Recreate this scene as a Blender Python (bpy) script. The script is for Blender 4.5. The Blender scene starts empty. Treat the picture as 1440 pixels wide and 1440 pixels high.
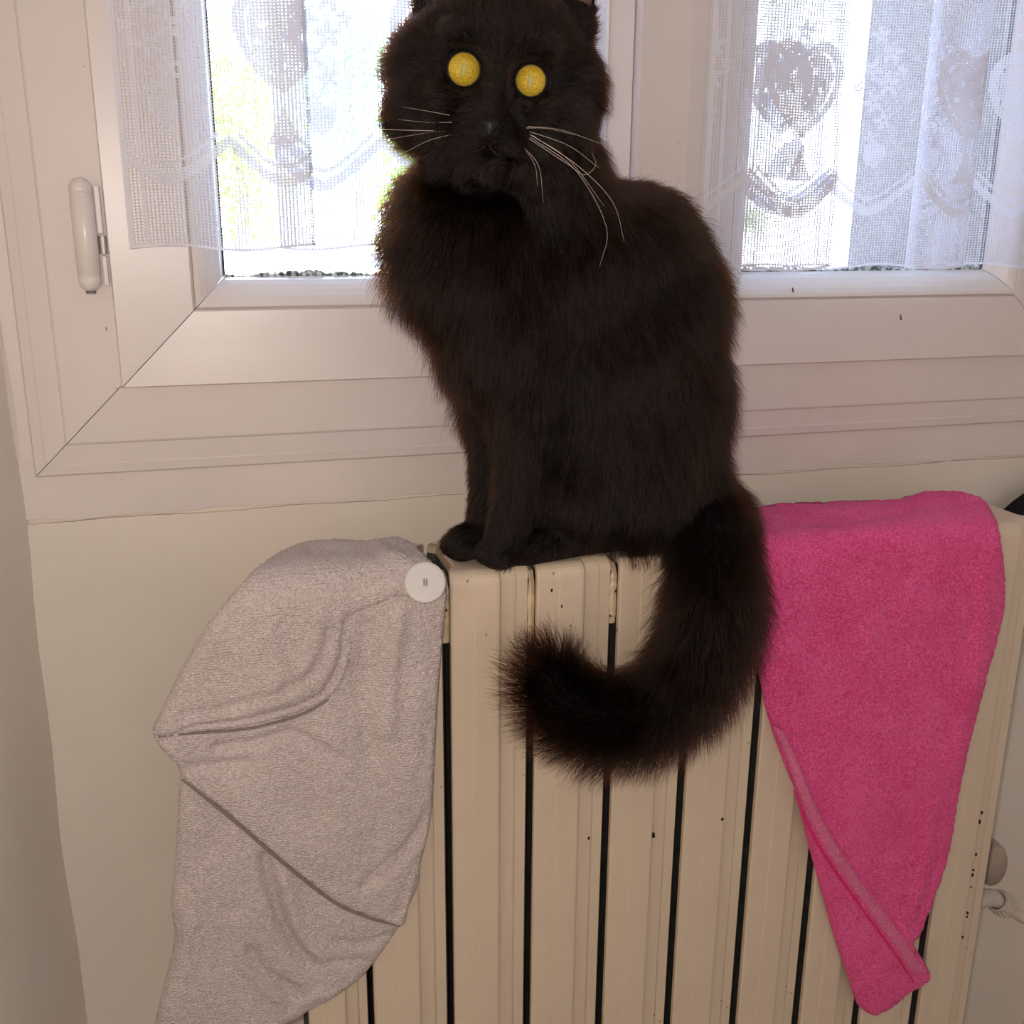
import bpy, bmesh, math, random
import numpy as np
from mathutils import Vector, Matrix, kdtree
from mathutils.geometry import delaunay_2d_cdt

random.seed(7)
rng = np.random.default_rng(7)
scene = bpy.context.scene
col = scene.collection

# ------------------------------------------------------------------ camera
ZT = 0.80                                   # height of the radiator top above the floor
F = 1456.3                                  # focal length in pixels of a 1440 px frame


def cam_basis(yaw, pitch, roll):
    cy, sy, cp, sp = math.cos(yaw), math.sin(yaw), math.cos(pitch), math.sin(pitch)
    fwd = np.array([sy * cp, cy * cp, -sp])
    right = np.array([cy, -sy, 0.0])
    up = np.cross(right, fwd)
    c, s = math.cos(roll), math.sin(roll)
    return np.array([c * right + s * up, -s * right + c * up, fwd])


CM = cam_basis(*np.radians([16.092, 16.0995, 0.384]))
CP = np.array([-0.1579, -0.7223, 0.2632 + ZT])
cam = bpy.data.cameras.new('camera')
cam.sensor_fit = 'HORIZONTAL'
cam.sensor_width = 36.0
cam.lens = F / 1440.0 * 36.0
cam.clip_start = 0.02
cam.clip_end = 200
camo = bpy.data.objects.new('camera', cam)
col.objects.link(camo)
camo.matrix_world = Matrix((
    (CM[0][0], CM[1][0], -CM[2][0], CP[0]),
    (CM[0][1], CM[1][1], -CM[2][1], CP[1]),
    (CM[0][2], CM[1][2], -CM[2][2], CP[2]),
    (0, 0, 0, 1)))
scene.camera = camo

# ------------------------------------------------------------------ light and exposure
scene.view_settings.view_transform = 'Standard'
scene.view_settings.look = 'None'
scene.view_settings.gamma = 1.0
scene.view_settings.exposure = -0.10
scene.view_settings.use_curve_mapping = False
scene.cycles.max_bounces = 8
scene.cycles.transparent_max_bounces = 24
scene.cycles.sample_clamp_indirect = 4.0

world = bpy.data.worlds.new('sky')
scene.world = world
world.use_nodes = True
wb = world.node_tree.nodes['Background']
wb.inputs[0].default_value = (0.52, 0.68, 1.0, 1)
wb.inputs[1].default_value = 25.0

sun = bpy.data.lights.new('sun', 'SUN')
sun.energy = 60.0
sun.angle = math.radians(0.6)
sun.color = (1.0, 0.95, 0.86)
suno = bpy.data.objects.new('sun', sun)
col.objects.link(suno)
suno.rotation_euler = (math.radians(38), 0, math.radians(40))   # shines down and away from the house

# the telephone's flash, beside its lens
fl = bpy.data.lights.new('phone_flash', 'POINT')
fl.energy = 11.2
fl.color = (1.0, 0.885, 0.80)
fl.shadow_soft_size = 0.006
flo = bpy.data.objects.new('phone_flash', fl)
col.objects.link(flo)
flo.location = Vector(CP - 0.018 * CM[0] + 0.012 * CM[1])

# daylight guide for the sampler: the window opening
pt = bpy.data.lights.new('window_portal', 'AREA')
pt.shape = 'RECTANGLE'
pt.size, pt.size_y = 0.86, 1.34
pt.cycles.is_portal = True
pto = bpy.data.objects.new('window_portal', pt)
col.objects.link(pto)
pto.location = (0.21, 0.30, ZT + 0.84)
pto.rotation_euler = (math.radians(-90), 0, 0)


# ------------------------------------------------------------------ helpers
def ray(px, py):
    return np.array([(px - 720) / F, -(py - 720) / F, 1.0]) @ CM


def P(px, py, Y):
    d = ray(px, py)
    return CP + (Y - CP[1]) / d[1] * d


def proj(p):
    v = (np.asarray(p) - CP) @ CM.T
    return np.stack([720 + F * v[..., 0] / v[..., 2], 720 - F * v[..., 1] / v[..., 2]], -1), v[..., 2]


def m2px(p):                                # metres per pixel at a point
    return float((np.asarray(p) - CP) @ CM[2]) / F


def new_mat(name):
    m = bpy.data.materials.new(name)
    m.use_nodes = True
    nt = m.node_tree
    return m, nt, nt.nodes['Principled BSDF']


def N(nt, typ, **kw):
    n = nt.nodes.new(typ)
    for k, v in kw.items():
        setattr(n, k, v)
    return n


def L(nt, a, b):
    nt.links.new(a, b)


def math_n(nt, op, a, b=None, clamp=False):
    n = N(nt, 'ShaderNodeMath', operation=op)
    n.use_clamp = clamp
    for i, v in enumerate((a, b)):
        if v is None:
            continue
        if isinstance(v, (int, float)):
            n.inputs[i].default_value = v
        else:
            L(nt, v, n.inputs[i])
    return n.outputs[0]


def ramp(nt, fac, stops):
    r = N(nt, 'ShaderNodeValToRGB')
    els = r.color_ramp.elements
    while len(els) < len(stops):
        els.new(0.5)
    for e, (p, c) in zip(els, stops):
        e.position = p
        e.color = (*c, 1) if len(c) == 3 else c
    L(nt, fac, r.inputs[0])
    return r.outputs[0]


def noise(nt, scale, detail=4, rough=0.55, vec=None, dist=0.0):
    n = N(nt, 'ShaderNodeTexNoise')
    n.inputs['Scale'].default_value = scale
    n.inputs['Detail'].default_value = detail
    n.inputs['Roughness'].default_value = rough
    n.inputs['Distortion'].default_value = dist
    if vec is not None:
        L(nt, vec, n.inputs['Vector'])
    return n.outputs['Fac']


def objco(nt, scale=(1, 1, 1)):
    t = N(nt, 'ShaderNodeTexCoord')
    m = N(nt, 'ShaderNodeMapping')
    m.inputs['Scale'].default_value = scale
    L(nt, t.outputs['Object'], m.inputs['Vector'])
    return m.outputs['Vector']


def bump(nt, bsdf, height, strength, dist=0.001):
    b = N(nt, 'ShaderNodeBump')
    b.inputs['Strength'].default_value = strength
    b.inputs['Distance'].default_value = dist
    L(nt, height, b.inputs['Height'])
    L(nt, b.outputs[0], bsdf.inputs['Normal'])


def paint(name, c, rough=0.4, var=0.06, nscale=14, bstr=0.15, bscale=90, specks=None, spec=0.5):
    m, nt, b = new_mat(name)
    v = objco(nt)
    f = noise(nt, nscale, 5, 0.6, v)
    lo = tuple(x * (1 - var) for x in c)
    hi = tuple(min(1, x * (1 + var)) for x in c)
    colr = ramp(nt, f, [(0.3, lo), (0.7, hi)])
    if specks:
        s = noise(nt, specks[0], 2, 0.5, v)
        k = ramp(nt, s, [(specks[1], (0, 0, 0)), (specks[1] + 0.02, (1, 1, 1))])
        mx = N(nt, 'ShaderNodeMix', data_type='RGBA')
        L(nt, k, mx.inputs[0])
        L(nt, colr, mx.inputs[6])
        mx.inputs[7].default_value = (*specks[2], 1)
        colr = mx.outputs[2]
    L(nt, colr, b.inputs['Base Color'])
    b.inputs['Roughness'].default_value = rough
    b.inputs['Specular IOR Level'].default_value = spec
    bump(nt, b, noise(nt, bscale, 3, 0.5, v), bstr, 0.0006)
    return m


def plain(name, c, rough=0.5, metal=0.0, spec=0.5):
    m, nt, b = new_mat(name)
    v = objco(nt)
    colr = ramp(nt, noise(nt, 40, 3, 0.5, v), [(0.3, tuple(x * 0.93 for x in c)), (0.7, c)])
    L(nt, colr, b.inputs['Base Color'])
    b.inputs['Roughness'].default_value = rough
    b.inputs['Metallic'].default_value = metal
    b.inputs['Specular IOR Level'].default_value = spec
    return m


def tag(o, label=None, cat=None, group=None, kind=None):
    if label:
        o['label'] = label
    if cat:
        o['category'] = cat
    if group:
        o['group'] = group
    if kind:
        o['kind'] = kind
    return o


def adopt(o, parent):
    o.parent = parent
    o.matrix_parent_inverse = parent.matrix_basis.inverted()
    return o


def link(name, me, m=None, parent=None, smooth=False):
    o = bpy.data.objects.new(name, me)
    col.objects.link(o)
    if m is not None:
        me.materials.append(m)
    if smooth:
        me.polygons.foreach_set('use_smooth', [True] * len(me.polygons))
    if parent is not None:
        adopt(o, parent)
    return o


def from_bm(name, bm, m=None, parent=None, smooth=False, bevel=0.0, seg=2):
    if bevel:
        bmesh.ops.bevel(bm, geom=list(bm.edges), offset=bevel, segments=seg, affect='EDGES', profile=0.6, clamp_overlap=True)
    bmesh.ops.recalc_face_normals(bm, faces=list(bm.faces))
    me = bpy.data.meshes.new(name)
    bm.to_mesh(me)
    bm.free()
    return link(name, me, m, parent, smooth)


def pydata(name, vs, fs, m=None, parent=None, smooth=False):
    me = bpy.data.meshes.new(name)
    me.from_pydata([tuple(v) for v in vs], [], fs)
    me.validate()
    me.update()
    return link(name, me, m, parent, smooth)


def empty(name, loc):
    o = bpy.data.objects.new(name, None)
    o.empty_display_size = 0.02
    o.location = loc
    col.objects.link(o)
    return o


def add_box(bm, lo, hi):
    r = bmesh.ops.create_cube(bm, size=1.0)
    for v in r['verts']:
        v.co = Vector([lo[i] + (v.co[i] + 0.5) * (hi[i] - lo[i]) for i in range(3)])
    return r['verts']


def tube(pts, radii, seg=10, cap=True):
    """verts and faces of a tube along pts"""
    pts = [Vector(p) for p in pts]
    vs, fs = [], []
    n0 = None
    for i, p in enumerate(pts):
        t = (pts[min(i + 1, len(pts) - 1)] - pts[max(i - 1, 0)]).normalized()
        if n0 is None:
            n0 = t.orthogonal().normalized()
        n0 = (n0 - t * n0.dot(t)).normalized()
        b = t.cross(n0)
        r = float(radii[i] if hasattr(radii, '__len__') else radii)
        for k in range(seg):
            a = 2 * math.pi * k / seg
            vs.append(p + r * (math.cos(a) * n0 + math.sin(a) * b))
    for i in range(len(pts) - 1):
        for k in range(seg):
            k2 = (k + 1) % seg
            fs.append((i * seg + k, i * seg + k2, (i + 1) * seg + k2, (i + 1) * seg + k))
    if cap:
        fs.append(tuple(range(seg - 1, -1, -1)))
        fs.append(tuple(range((len(pts) - 1) * seg, len(pts) * seg)))
    return vs, fs


def smooth_path(pts, n):
    """Catmull-Rom through pts"""
    p = np.array(pts, float)
    p = np.vstack([2 * p[0] - p[1], p, 2 * p[-1] - p[-2]])
    out = []
    k = len(p) - 3
    for j in range(n):
        s = j / (n - 1) * k
        i = min(int(s), k - 1)
        t = s - i
        a, b, c, d = p[i:i + 4]
        out.append(0.5 * ((2 * b) + (c - a) * t + (2 * a - 5 * b + 4 * c - d) * t * t + (3 * b - a - 3 * c + d) * t ** 3))
    return np.array(out)


# ------------------------------------------------------------------ materials
M_pvc = paint('white_pvc', (0.74, 0.65, 0.61), 0.33, 0.03, 9, 0.05, 60, (130, 0.775, (0.35, 0.24, 0.15)))
M_bead = paint('white_pvc_bead', (0.76, 0.68, 0.63), 0.28, 0.03, 9, 0.03, 60)
M_trim = paint('painted_trim', (0.74, 0.65, 0.595), 0.5, 0.05, 12, 0.3, 70)
M_wall = paint('painted_plaster', (0.76, 0.675, 0.575), 0.62, 0.04, 7, 0.25, 120)
M_wall_side = paint('side_plaster', (0.80, 0.72, 0.62), 0.65, 0.05, 6, 0.3, 90)
M_rad = paint('cream_radiator_enamel', (0.64, 0.51, 0.375), 0.36, 0.05, 11, 0.12, 55, (150, 0.735, (0.20, 0.11, 0.05)))
M_joint = paint('stained_weld', (0.62, 0.47, 0.30), 0.4, 0.25, 60, 0.3, 90, (110, 0.66, (0.12, 0.06, 0.03)))
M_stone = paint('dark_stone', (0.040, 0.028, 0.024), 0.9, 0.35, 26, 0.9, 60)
M_sill = paint('outer_sill_stone', (0.62, 0.58, 0.52), 0.8, 0.2, 30, 0.6, 80)
M_dark = plain('dark_rubber', (0.02, 0.02, 0.02), 0.7)
M_room = paint('room_paint', (0.86, 0.82, 0.77), 0.8, 0.03)
M_floor = paint('floor_tile', (0.62, 0.55, 0.47), 0.5, 0.1)

# ------------------------------------------------------------------ room shell
XL, XR = -0.312, 1.35
YW = 0.150                                   # room face of the window wall
HX0, HX1, HZ0, HZ1 = -0.285, 0.715, ZT + 0.075, ZT + 1.53   # hole in the window wall


def wall_with_hole(name, x0, x1, y0, y1, z0, z1, hx0, hx1, hz0, hz1, m):
    bm = bmesh.new()
    for lo, hi in (((x0, y0, z0), (x1, y1, hz0)), ((x0, y0, hz1), (x1, y1, z1)),
                   ((x0, y0, hz0), (hx0, y1, hz1)), ((hx1, y0, hz0), (x1, y1, hz1))):
        add_box(bm, lo, hi)
    return tag(from_bm(name, bm, m), kind='structure')


wall_with_hole('wall_back', XL - 0.1, XR, YW, 0.172, 0, 2.5, HX0, HX1, HZ0, HZ1, M_wall)
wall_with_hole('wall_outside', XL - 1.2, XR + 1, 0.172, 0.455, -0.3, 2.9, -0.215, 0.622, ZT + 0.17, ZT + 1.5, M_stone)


def slab(name, lo, hi, m):
    bm = bmesh.new()
    add_box(bm, lo, hi)
    return tag(from_bm(name, bm, m), kind='structure')


# the side wall meets the window wall with a slightly uneven plastered corner
vs, fs = [], []
nz, ny = 60, 14
for j in range(nz + 1):
    z = 2.5 * j / nz
    w = 0.0022 * math.sin(z * 9.0) + 0.0012 * math.sin(z * 31 + 1)
    for i in range(ny + 1):
        t = i / ny
        vs.append((XL + w * (1 - t) ** 2 - 0.30 * 2.34 * t ** 2, YW + 0.002 - 2.34 * t ** 2, z))
for j in range(nz):
    for i in range(ny):
        a = j * (ny + 1) + i
        fs.append((a, a + 1, a + ny + 2, a + ny + 1))
b0 = len(vs)
vs += [(XL - 0.1, YW, 0), (XL - 1.05, -2.15, 0), (XL - 0.1, YW, 2.5), (XL - 1.05, -2.15, 2.5)]
fs.append((b0, b0 + 2, b0 + 3, b0 + 1))
tag(pydata('wall_left', vs, fs, M_wall_side, smooth=True), kind='structure')
slab('wall_right', (XR, -2.2, 0), (XR + 0.1, YW, 2.5), M_room)
slab('wall_front', (XL - 1.1, -2.25, 0), (XR + 0.1, -2.15, 2.5), M_room)
slab('ceiling', (XL - 1.1, -2.25, 2.5), (XR + 0.1, YW + 0.06, 2.6), M_room)
slab('floor', (XL - 1.1, -2.25, -0.1), (XR + 0.1, YW + 0.06, 0.0), M_floor)

# plaster skim below the window, stopping just short of the board: a fine crack
vs, fs = [], []
for i in range(201):
    x = XL - 0.02 + (XR - XL) * (i / 200) ** 1.6
    e = 0.0007 * math.sin(x * 47) + random.uniform(-0.0004, 0.0004)
    vs += [(x, YW + 0.001, ZT + 0.0215 + e), (x, YW - 0.0030, ZT + 0.0215 + e), (x, YW - 0.0030, 0.0), (x, YW + 0.001, 0.0)]
for i in range(200):
    a = i * 4
    for k in range(3):
        fs.append((a + k, a + k + 1, a + 5 + k, a + 4 + k))
tag(pydata('wall_skim', vs, fs, M_wall), kind='structure')

# board under and beside the window, its lower edge filled and chipped
vs, fs = [], []
nx = 160
tz0, tz1 = ZT + 0.0228, ZT + 0.075
for i in range(nx + 1):
    x = XL + (0.80 - XL) * i / nx
    e = 0.0009 * math.sin(x * 31) + 0.0007 * math.sin(x * 83 + 2) + random.uniform(-0.0004, 0.0004)
    y = YW - 0.0035
    vs += [(x, YW + 0.001, tz0 + e), (x, y, tz0 + e + 0.0015), (x, y, tz1), (x, YW + 0.001, tz1)]
for i in range(nx):
    a = i * 4
    for k in range(3):
        fs.append((a + k, a + k + 1, a + 5 + k, a + 4 + k))
tag(pydata('trim_1', vs, fs, M_trim), kind='structure')
vs, fs = [], []
for i in range(61):
    z = tz1 + (2.35 - tz1) * i / 60
    e = 0.0012 * math.sin(z * 43) + random.uniform(-0.0006, 0.0006)
    vs += [(XL - 0.001, YW - 0.0035, z), (-0.270 + 0, YW - 0.0035, z), (-0.270, YW + 0.001, z), (XL + 0.003 + e, YW - 0.006, z)]
for i in range(60):
    a = i * 4
    fs += [(a + 3, a + 1, a + 5, a + 7), (a, a + 3, a + 7, a + 4), (a + 1, a + 2, a + 6, a + 5)]
tag(pydata('trim_2', vs, fs, M_trim), kind='structure')

# ------------------------------------------------------------------ window
window = tag(empty('window_1', (0.215, YW, ZT + 0.06)), kind='structure',
             label='white plastic double casement window with mitred corners above the radiator')


def mitred(nm_rail, nm_stile, x0, x1, z0, z1, profile, m, gap=0.0004, prof_l=None, prof_r=None):
    """Four mitred members; profile = list of (inset from the outer edge, y)."""
    out = []
    pl, pr = prof_l or profile, prof_r or profile
    for side in ('b', 't', 'l', 'r'):
        vs, fs = [], []
        pf = {'l': pl, 'r': pr}.get(side, profile)
        n = len(pf)
        for e in (0, 1):
            for i, (u, y) in enumerate(pf):
                # inset of the neighbouring members at this profile point keeps the mitre straight
                ul, ur = pl[i][0], pr[i][0]
                if side == 'b':
                    vs.append(((x0 + ul + gap) if e == 0 else (x1 - ur - gap), y, z0 + u))
                elif side == 't':
                    vs.append(((x0 + ul + gap) if e == 0 else (x1 - ur - gap), y, z1 - u))
                else:
                    ub = profile[i][0]
                    xx = x0 + u if side == 'l' else x1 - u
                    vs.append((xx, y, (z0 + ub + gap) if e == 0 else (z1 - ub - gap)))
        for i in range(n):
            j = (i + 1) % n
            fs.append((i, j, n + j, n + i))
        fs.append(tuple(range(n)))
        fs.append(tuple(range(2 * n - 1, n - 1, -1)))
        bm = bmesh.new()
        bv = [bm.verts.new(v) for v in vs]
        for f in fs:
            bm.faces.new([bv[k] for k in f])
        out.append(from_bm(nm_rail if side in 'bt' else nm_stile, bm, m, window))
    return out


WZ0, WZ1 = ZT + 0.0605, ZT + 1.55
# outer frame: bottom lip, small ridge, flat, rebate under the sash
frame_p = [(0.000, 0.1500), (0.000, 0.1425), (0.0015, 0.1405), (0.0085, 0.1395), (0.0095, 0.1402), (0.0250, 0.1385),
           (0.0262, 0.1372), (0.0275, 0.1366), (0.074, 0.1345), (0.082, 0.150), (0.082, 0.172), (0.000, 0.172)]
mitred('frame_rail', 'frame_stile', -0.3000, 0.7290, WZ0, WZ1, frame_p, M_pvc)

SZ0, SZ1 = ZT + 0.1305, ZT + 1.48
GY = 0.157


def sash_profile(w, tilt=0.0035):
    return [(0.0, 0.150), (0.0, 0.1290 + tilt * 0.2), (0.0012, 0.1275), (w * 0.5, 0.1275 + tilt * 0.55), (w - 0.002, 0.1275 + tilt),
            (w, 0.1300 + tilt), (w, 0.150), (w + 0.004, 0.166), (0.004, 0.166)]


# left casement (its meeting stile runs on behind the other casement) and right casement
sp = sash_profile(0.0595)
mitred('sash_rail', 'sash_stile', -0.2285, 0.1895, SZ0, SZ1, sp, M_pvc,
       prof_r=[(u * 0.36, y + 0.004) for u, y in sp])
big = [(0.0, 0.150), (0.0, 0.1240), (0.0016, 0.1205), (0.045, 0.1185), (0.0600, 0.1215), (0.0635, 0.1280), (0.097, 0.1305), (0.101, 0.166), (0.004, 0.166)]
mitred('sash_rail', 'sash_stile', 0.1900, 0.6560, SZ0, SZ1, sp, M_pvc, prof_l=big)


def bead_profile(w=0.0225):
    pf = [(0.0, 0.150), (0.0, 0.1318)]
    for k in range(7):
        a = k / 6 * math.pi / 2
        pf.append((0.0012 + (w - 0.0012) * math.sin(a) ** 1.0 * (k / 6) ** 0.35, 0.1308 + (GY - 0.004 - 0.1308) * (1 - math.cos(a))))
    pf += [(w, GY), (0.0, GY)]
    return pf


lx0, lx1 = -0.2285 + 0.0598, 0.1895 - 0.0215
rx0, rx1 = 0.1900 + 0.0975, 0.6560 - 0.0598
bz0, bz1 = SZ0 + 0.0598, SZ1 - 0.0598
glass, nt, b = new_mat('window_glass')
nt.nodes.remove(b)
tr = N(nt, 'ShaderNodeBsdfTransparent')
tr.inputs[0].default_value = (0.97, 0.985, 0.98, 1)
gl = N(nt, 'ShaderNodeBsdfGlossy')
gl.inputs['Roughness'].default_value = 0.02
fr = N(nt, 'ShaderNodeFresnel')
fr.inputs[0].default_value = 1.45
mx = N(nt, 'ShaderNodeMixShader')
L(nt, fr.outputs[0], mx.inputs[0])
L(nt, tr.outputs[0], mx.inputs[1])
L(nt, gl.outputs[0], mx.inputs[2])
L(nt, mx.outputs[0], nt.nodes['Material Output'].inputs[0])

M_gasket, nt, b = new_mat('mouldy_gasket')
v = objco(nt)
L(nt, ramp(nt, noise(nt, 210, 5, 0.75, v), [(0.40, (0.02, 0.022, 0.018)), (0.48, (0.14, 0.15, 0.12)), (0.56, (0.60, 0.60, 0.55))]), b.inputs['Base Color'])
b.inputs['Roughness'].default_value = 0.8

for (gx0, gx1) in ((lx0, lx1), (rx0, rx1)):
    mitred('glazing_bead', 'glazing_bead', gx0, gx1, bz0, bz1, bead_profile(), M_bead)
    w = 0.0225
    bm = bmesh.new()
    add_box(bm, (gx0 + w - 0.003, GY, bz0 + w - 0.003), (gx1 - w + 0.003, GY + 0.004, bz1 - w + 0.003))
    from_bm('pane', bm, glass, window)
    # perished seal along the foot of the glass, ragged upper edge
    vs, fs = [], []
    n = 150
    for i in range(n + 1):
        x = gx0 + w + (gx1 - gx0 - 2 * w) * i / n
        h = 0.0030 + random.uniform(-0.0016, 0.0016) + 0.001 * math.sin(x * 60)
        vs += [(x, GY - 0.0035, bz0 + w - 0.002), (x, GY - 0.003, bz0 + w + h * 0.75), (x, GY - 0.0005, bz0 + w + h)]
    for i in range(n):
        for k in range(2):
            fs.append((3 * i + k, 3 * i + 3 + k, 3 * i + 4 + k, 3 * i + 1 + k))
    pydata('gasket', vs, fs, M_gasket, window)
    for xs in (gx0 + w + 0.0006, gx1 - w - 0.0006):
        bm = bmesh.new()
        add_box(bm, (xs - 0.0012, GY - 0.003, bz0 + w), (xs + 0.0012, GY - 0.0003, bz1 - w))
        from_bm('gasket', bm, M_dark, window)

# old scratches on the lower rail of the right casement
M_scr = plain('brown_scratch', (0.16, 0.09, 0.045), 0.9, spec=0.1)
for (px, py, Y, w_, h_) in ((1115, 408, 0.1325, 0.0012, 0.0045), (1247, 406, 0.1345, 0.0018, 0.0060), (1267, 446, 0.1288, 0.0007, 0.0050), (1289, 412, 0.1325, 0.0010, 0.0018)):
    c0 = P(px, py, Y)
    vs = [(c0[0] + w_ * 0.5 * math.cos(a) * random.uniform(0.5, 1.2), Y + 0.001 * math.sin(a) - 0.0006, c0[2] + h_ * 0.5 * math.sin(a)) for a in np.linspace(0, 2 * math.pi, 9)[:-1]]
    vs += [(x, y + 0.003, z) for x, y, z in vs]
    fs = [tuple(range(8)), tuple(range(15, 7, -1))] + [(i, (i + 1) % 8, 8 + (i + 1) % 8, 8 + i) for i in range(8)]
    pydata('scratch', vs, fs, M_scr, window)

# hinge cover on the outer frame
hx, hy = -0.2430, 0.1265
hz0, hz1 = ZT + 0.2045, ZT + 0.2865
r = 0.0083
prof = []
for k in range(7):
    a = math.pi / 2 * k / 6
    prof.append((r * math.sin(a), hz0 + r * (1 - math.cos(a))))
prof += [(r, hz0 + 0.0105), (r * 0.93, hz0 + 0.011), (r * 0.93, hz0 + 0.0122), (r, hz0 + 0.0127), (r, hz1 - 0.0127), (r * 0.93, hz1 - 0.0122), (r * 0.93, hz1 - 0.011), (r, hz1 - 0.0105)]
for k in range(7):
    a = math.pi / 2 * k / 6
    prof.append((r * math.cos(a), hz1 - r * (1 - math.sin(a))))
prof[0] = (0.0004, prof[0][1])
prof[-1] = (0.0004, prof[-1][1])
vs, fs = [], []
S = 28
for (rr, z) in prof:
    for k in range(S):
        a = 2 * math.pi * k / S
        vs.append((hx + rr * math.cos(a), hy + rr * math.sin(a), z))
for i in range(len(prof) - 1):
    for k in range(S):
        fs.append((i * S + k, i * S + (k + 1) % S, (i + 1) * S + (k + 1) % S, (i + 1) * S + k))
hinge = pydata('hinge', vs, fs, M_bead, window, smooth=True)
for (z0, z1, xo, wd) in ((hz0 + 0.042, hz1 - 0.006, 0.0086, 0.0040), (hz0 + 0.004, hz0 + 0.026, 0.0098, 0.0034)):
    bm = bmesh.new()
    add_box(bm, (hx + xo, 0.1275, z0), (hx + xo + wd, 0.139, z1))
    adopt(from_bm('hinge_leaf', bm, M_bead, None, bevel=0.0007), hinge)
bm = bmesh.new()
bmesh.ops.create_cone(bm, cap_ends=True, segments=14, radius1=0.0030, radius2=0.0030, depth=0.013)
for vv in bm.verts:
    vv.co += Vector((hx + 0.0112, 0.1310, hz0 + 0.034))
adopt(from_bm('hinge_pin', bm, plain('zinc', (0.55, 0.52, 0.48), 0.35, 0.8)), hinge)
bm = bmesh.new()
bmesh.ops.create_cone(bm, cap_ends=True, segments=14, radius1=0.0034, radius2=0.0040, depth=0.0018)
for vv in bm.verts:
    vv.co += Vector((hx, hy, hz0 - 0.0006))
adopt(from_bm('hinge_plug', bm, plain('grey_plug', (0.25, 0.23, 0.21), 0.5)), hinge)

# stone sill outside
slab('sill_1', (-0.215, 0.173, ZT + 0.13), (0.622, 0.52, ZT + 0.1885), M_sill)

# ------------------------------------------------------------------ garden outside
M_gravel = paint('pale_gravel', (0.82, 0.79, 0.70), 0.9, 0.12, 1.2, 0.5, 14)
vs, fs = [], []
nx, ny = 24, 40
for j in range(ny + 1):
    y = 0.46 + 60 * (j / ny) ** 2
    for i in range(nx + 1):
        x = -30 + 90 * i / nx
        vs.append((x, y, 0.22 + 0.062 * min(y, 11) + 0.012 * max(0, y - 11) + 0.015 * math.sin(x * 1.7 + y)))
for j in range(ny):
    for i in range(nx):
        a = j * (nx + 1) + i
        fs.append((a, a + 1, a + nx + 2, a + nx + 1))
tag(pydata('ground', vs, fs, M_gravel, smooth=True), kind='structure')


def ground_z(x, y):
    return 0.22 + 0.062 * min(y, 11) + 0.012 * max(0, y - 11) + 0.015 * math.sin(x * 1.7 + y)


def leaf_mat(name, c):
    m, nt, b = new_mat(name)
    v = objco(nt)
    L(nt, ramp(nt, noise(nt, 3, 3, 0.6, v), [(0.3, tuple(x * 0.6 for x in c)), (0.7, c)]), b.inputs['Base Color'])
    b.inputs['Roughness'].default_value = 0.6
    tl = N(nt, 'ShaderNodeBsdfTranslucent')
    tl.inputs[0].default_value = (c[0] * 1.3, c[1] * 1.2, c[2] * 0.8, 1)
    ms = N(nt, 'ShaderNodeMixShader')
    ms.inputs[0].default_value = 0.4
    L(nt, b.outputs[0], ms.inputs[1])
    L(nt, tl.outputs[0], ms.inputs[2])
    L(nt, ms.outputs[0], nt.nodes['Material Output'].inputs[0])
    return m


M_leafs = [leaf_mat('leaf_spring_green', (0.30, 0.46, 0.08)), leaf_mat('leaf_blue_green', (0.22, 0.42, 0.24)), leaf_mat('leaf_dark_green', (0.12, 0.22, 0.06))]
M_bark = paint('bark', (0.14, 0.10, 0.08), 0.9, 0.4, 9, 0.9, 30)


def bush(name, label, px, Y, rx, rz, zc, m, n, seed, leaf=0.07, cat='shrub'):
    """px = pixel column of the middle, Y = distance behind the wall"""
    rs = np.random.default_rng(seed)
    x = P(px, 290, Y)[0]
    gz = ground_z(x, Y)
    root = tag(empty(name, (x, Y, gz)), label, cat, 'shrubs in the garden')
    vs, fs = tube(smooth_path([(x, Y, gz - 0.05), (x + 0.05, Y, gz + 0.5), (x - 0.02, Y + 0.05, zc)], 8), [0.06, 0.055, 0.05, 0.045, 0.04, 0.035, 0.03, 0.02], 8)
    pydata('stem', vs, fs, M_bark, root, True)
    vs, fs = [], []
    cl = rs.normal(0, 1, (26, 3))
    cl /= np.linalg.norm(cl, axis=1)[:, None]
    cl *= rs.uniform(0.35, 0.95, (26, 1)) * np.array([rx, rx * 0.8, rz])
    for i in range(n):
        c = np.array([x, Y, zc]) + cl[rs.integers(26)] + rs.normal(0, 1, 3) * np.array([rx, rx, rz]) * 0.17
        d = rs.normal(0, 1, 3)
        d[2] -= 0.5
        d /= np.linalg.norm(d)
        s = np.cross(d, rs.normal(0, 1, 3))
        s /= np.linalg.norm(s)
        l = leaf * rs.uniform(0.6, 1.3)
        k = len(vs)
        up = np.cross(d, s) * l * 0.12
        vs += [c, c + d * l * 0.5 + s * l * 0.28 + up, c + d * l, c + d * l * 0.5 - s * l * 0.28 + up]
        fs += [(k, k + 1, k + 2), (k, k + 2, k + 3)]
    tag(pydata('foliage', vs, fs, m, root), kind='stuff')
    return root


bush('leafy_shrub', 'bright yellow green leafy shrub outside, behind the heart motif of the lace', 335, 8.0, 0.55, 1.0, 1.75, M_leafs[0], 2600, 1)
bush('leafy_shrub', 'pale blue green leafy shrub outside, beside the cat\'s cheek', 500, 9.5, 0.75, 1.1, 2.05, M_leafs[1], 3200, 2)
bush('leafy_shrub', 'spreading green shrub outside behind the cat', 640, 7.0, 0.6, 0.7, 1.35, M_leafs[0], 2600, 3)
bush('leafy_shrub', 'low dark green shrub outside at the foot of the right casement', 1040, 10.0, 0.35, 0.22, 1.02, M_leafs[2], 700, 4, 0.05)
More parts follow.
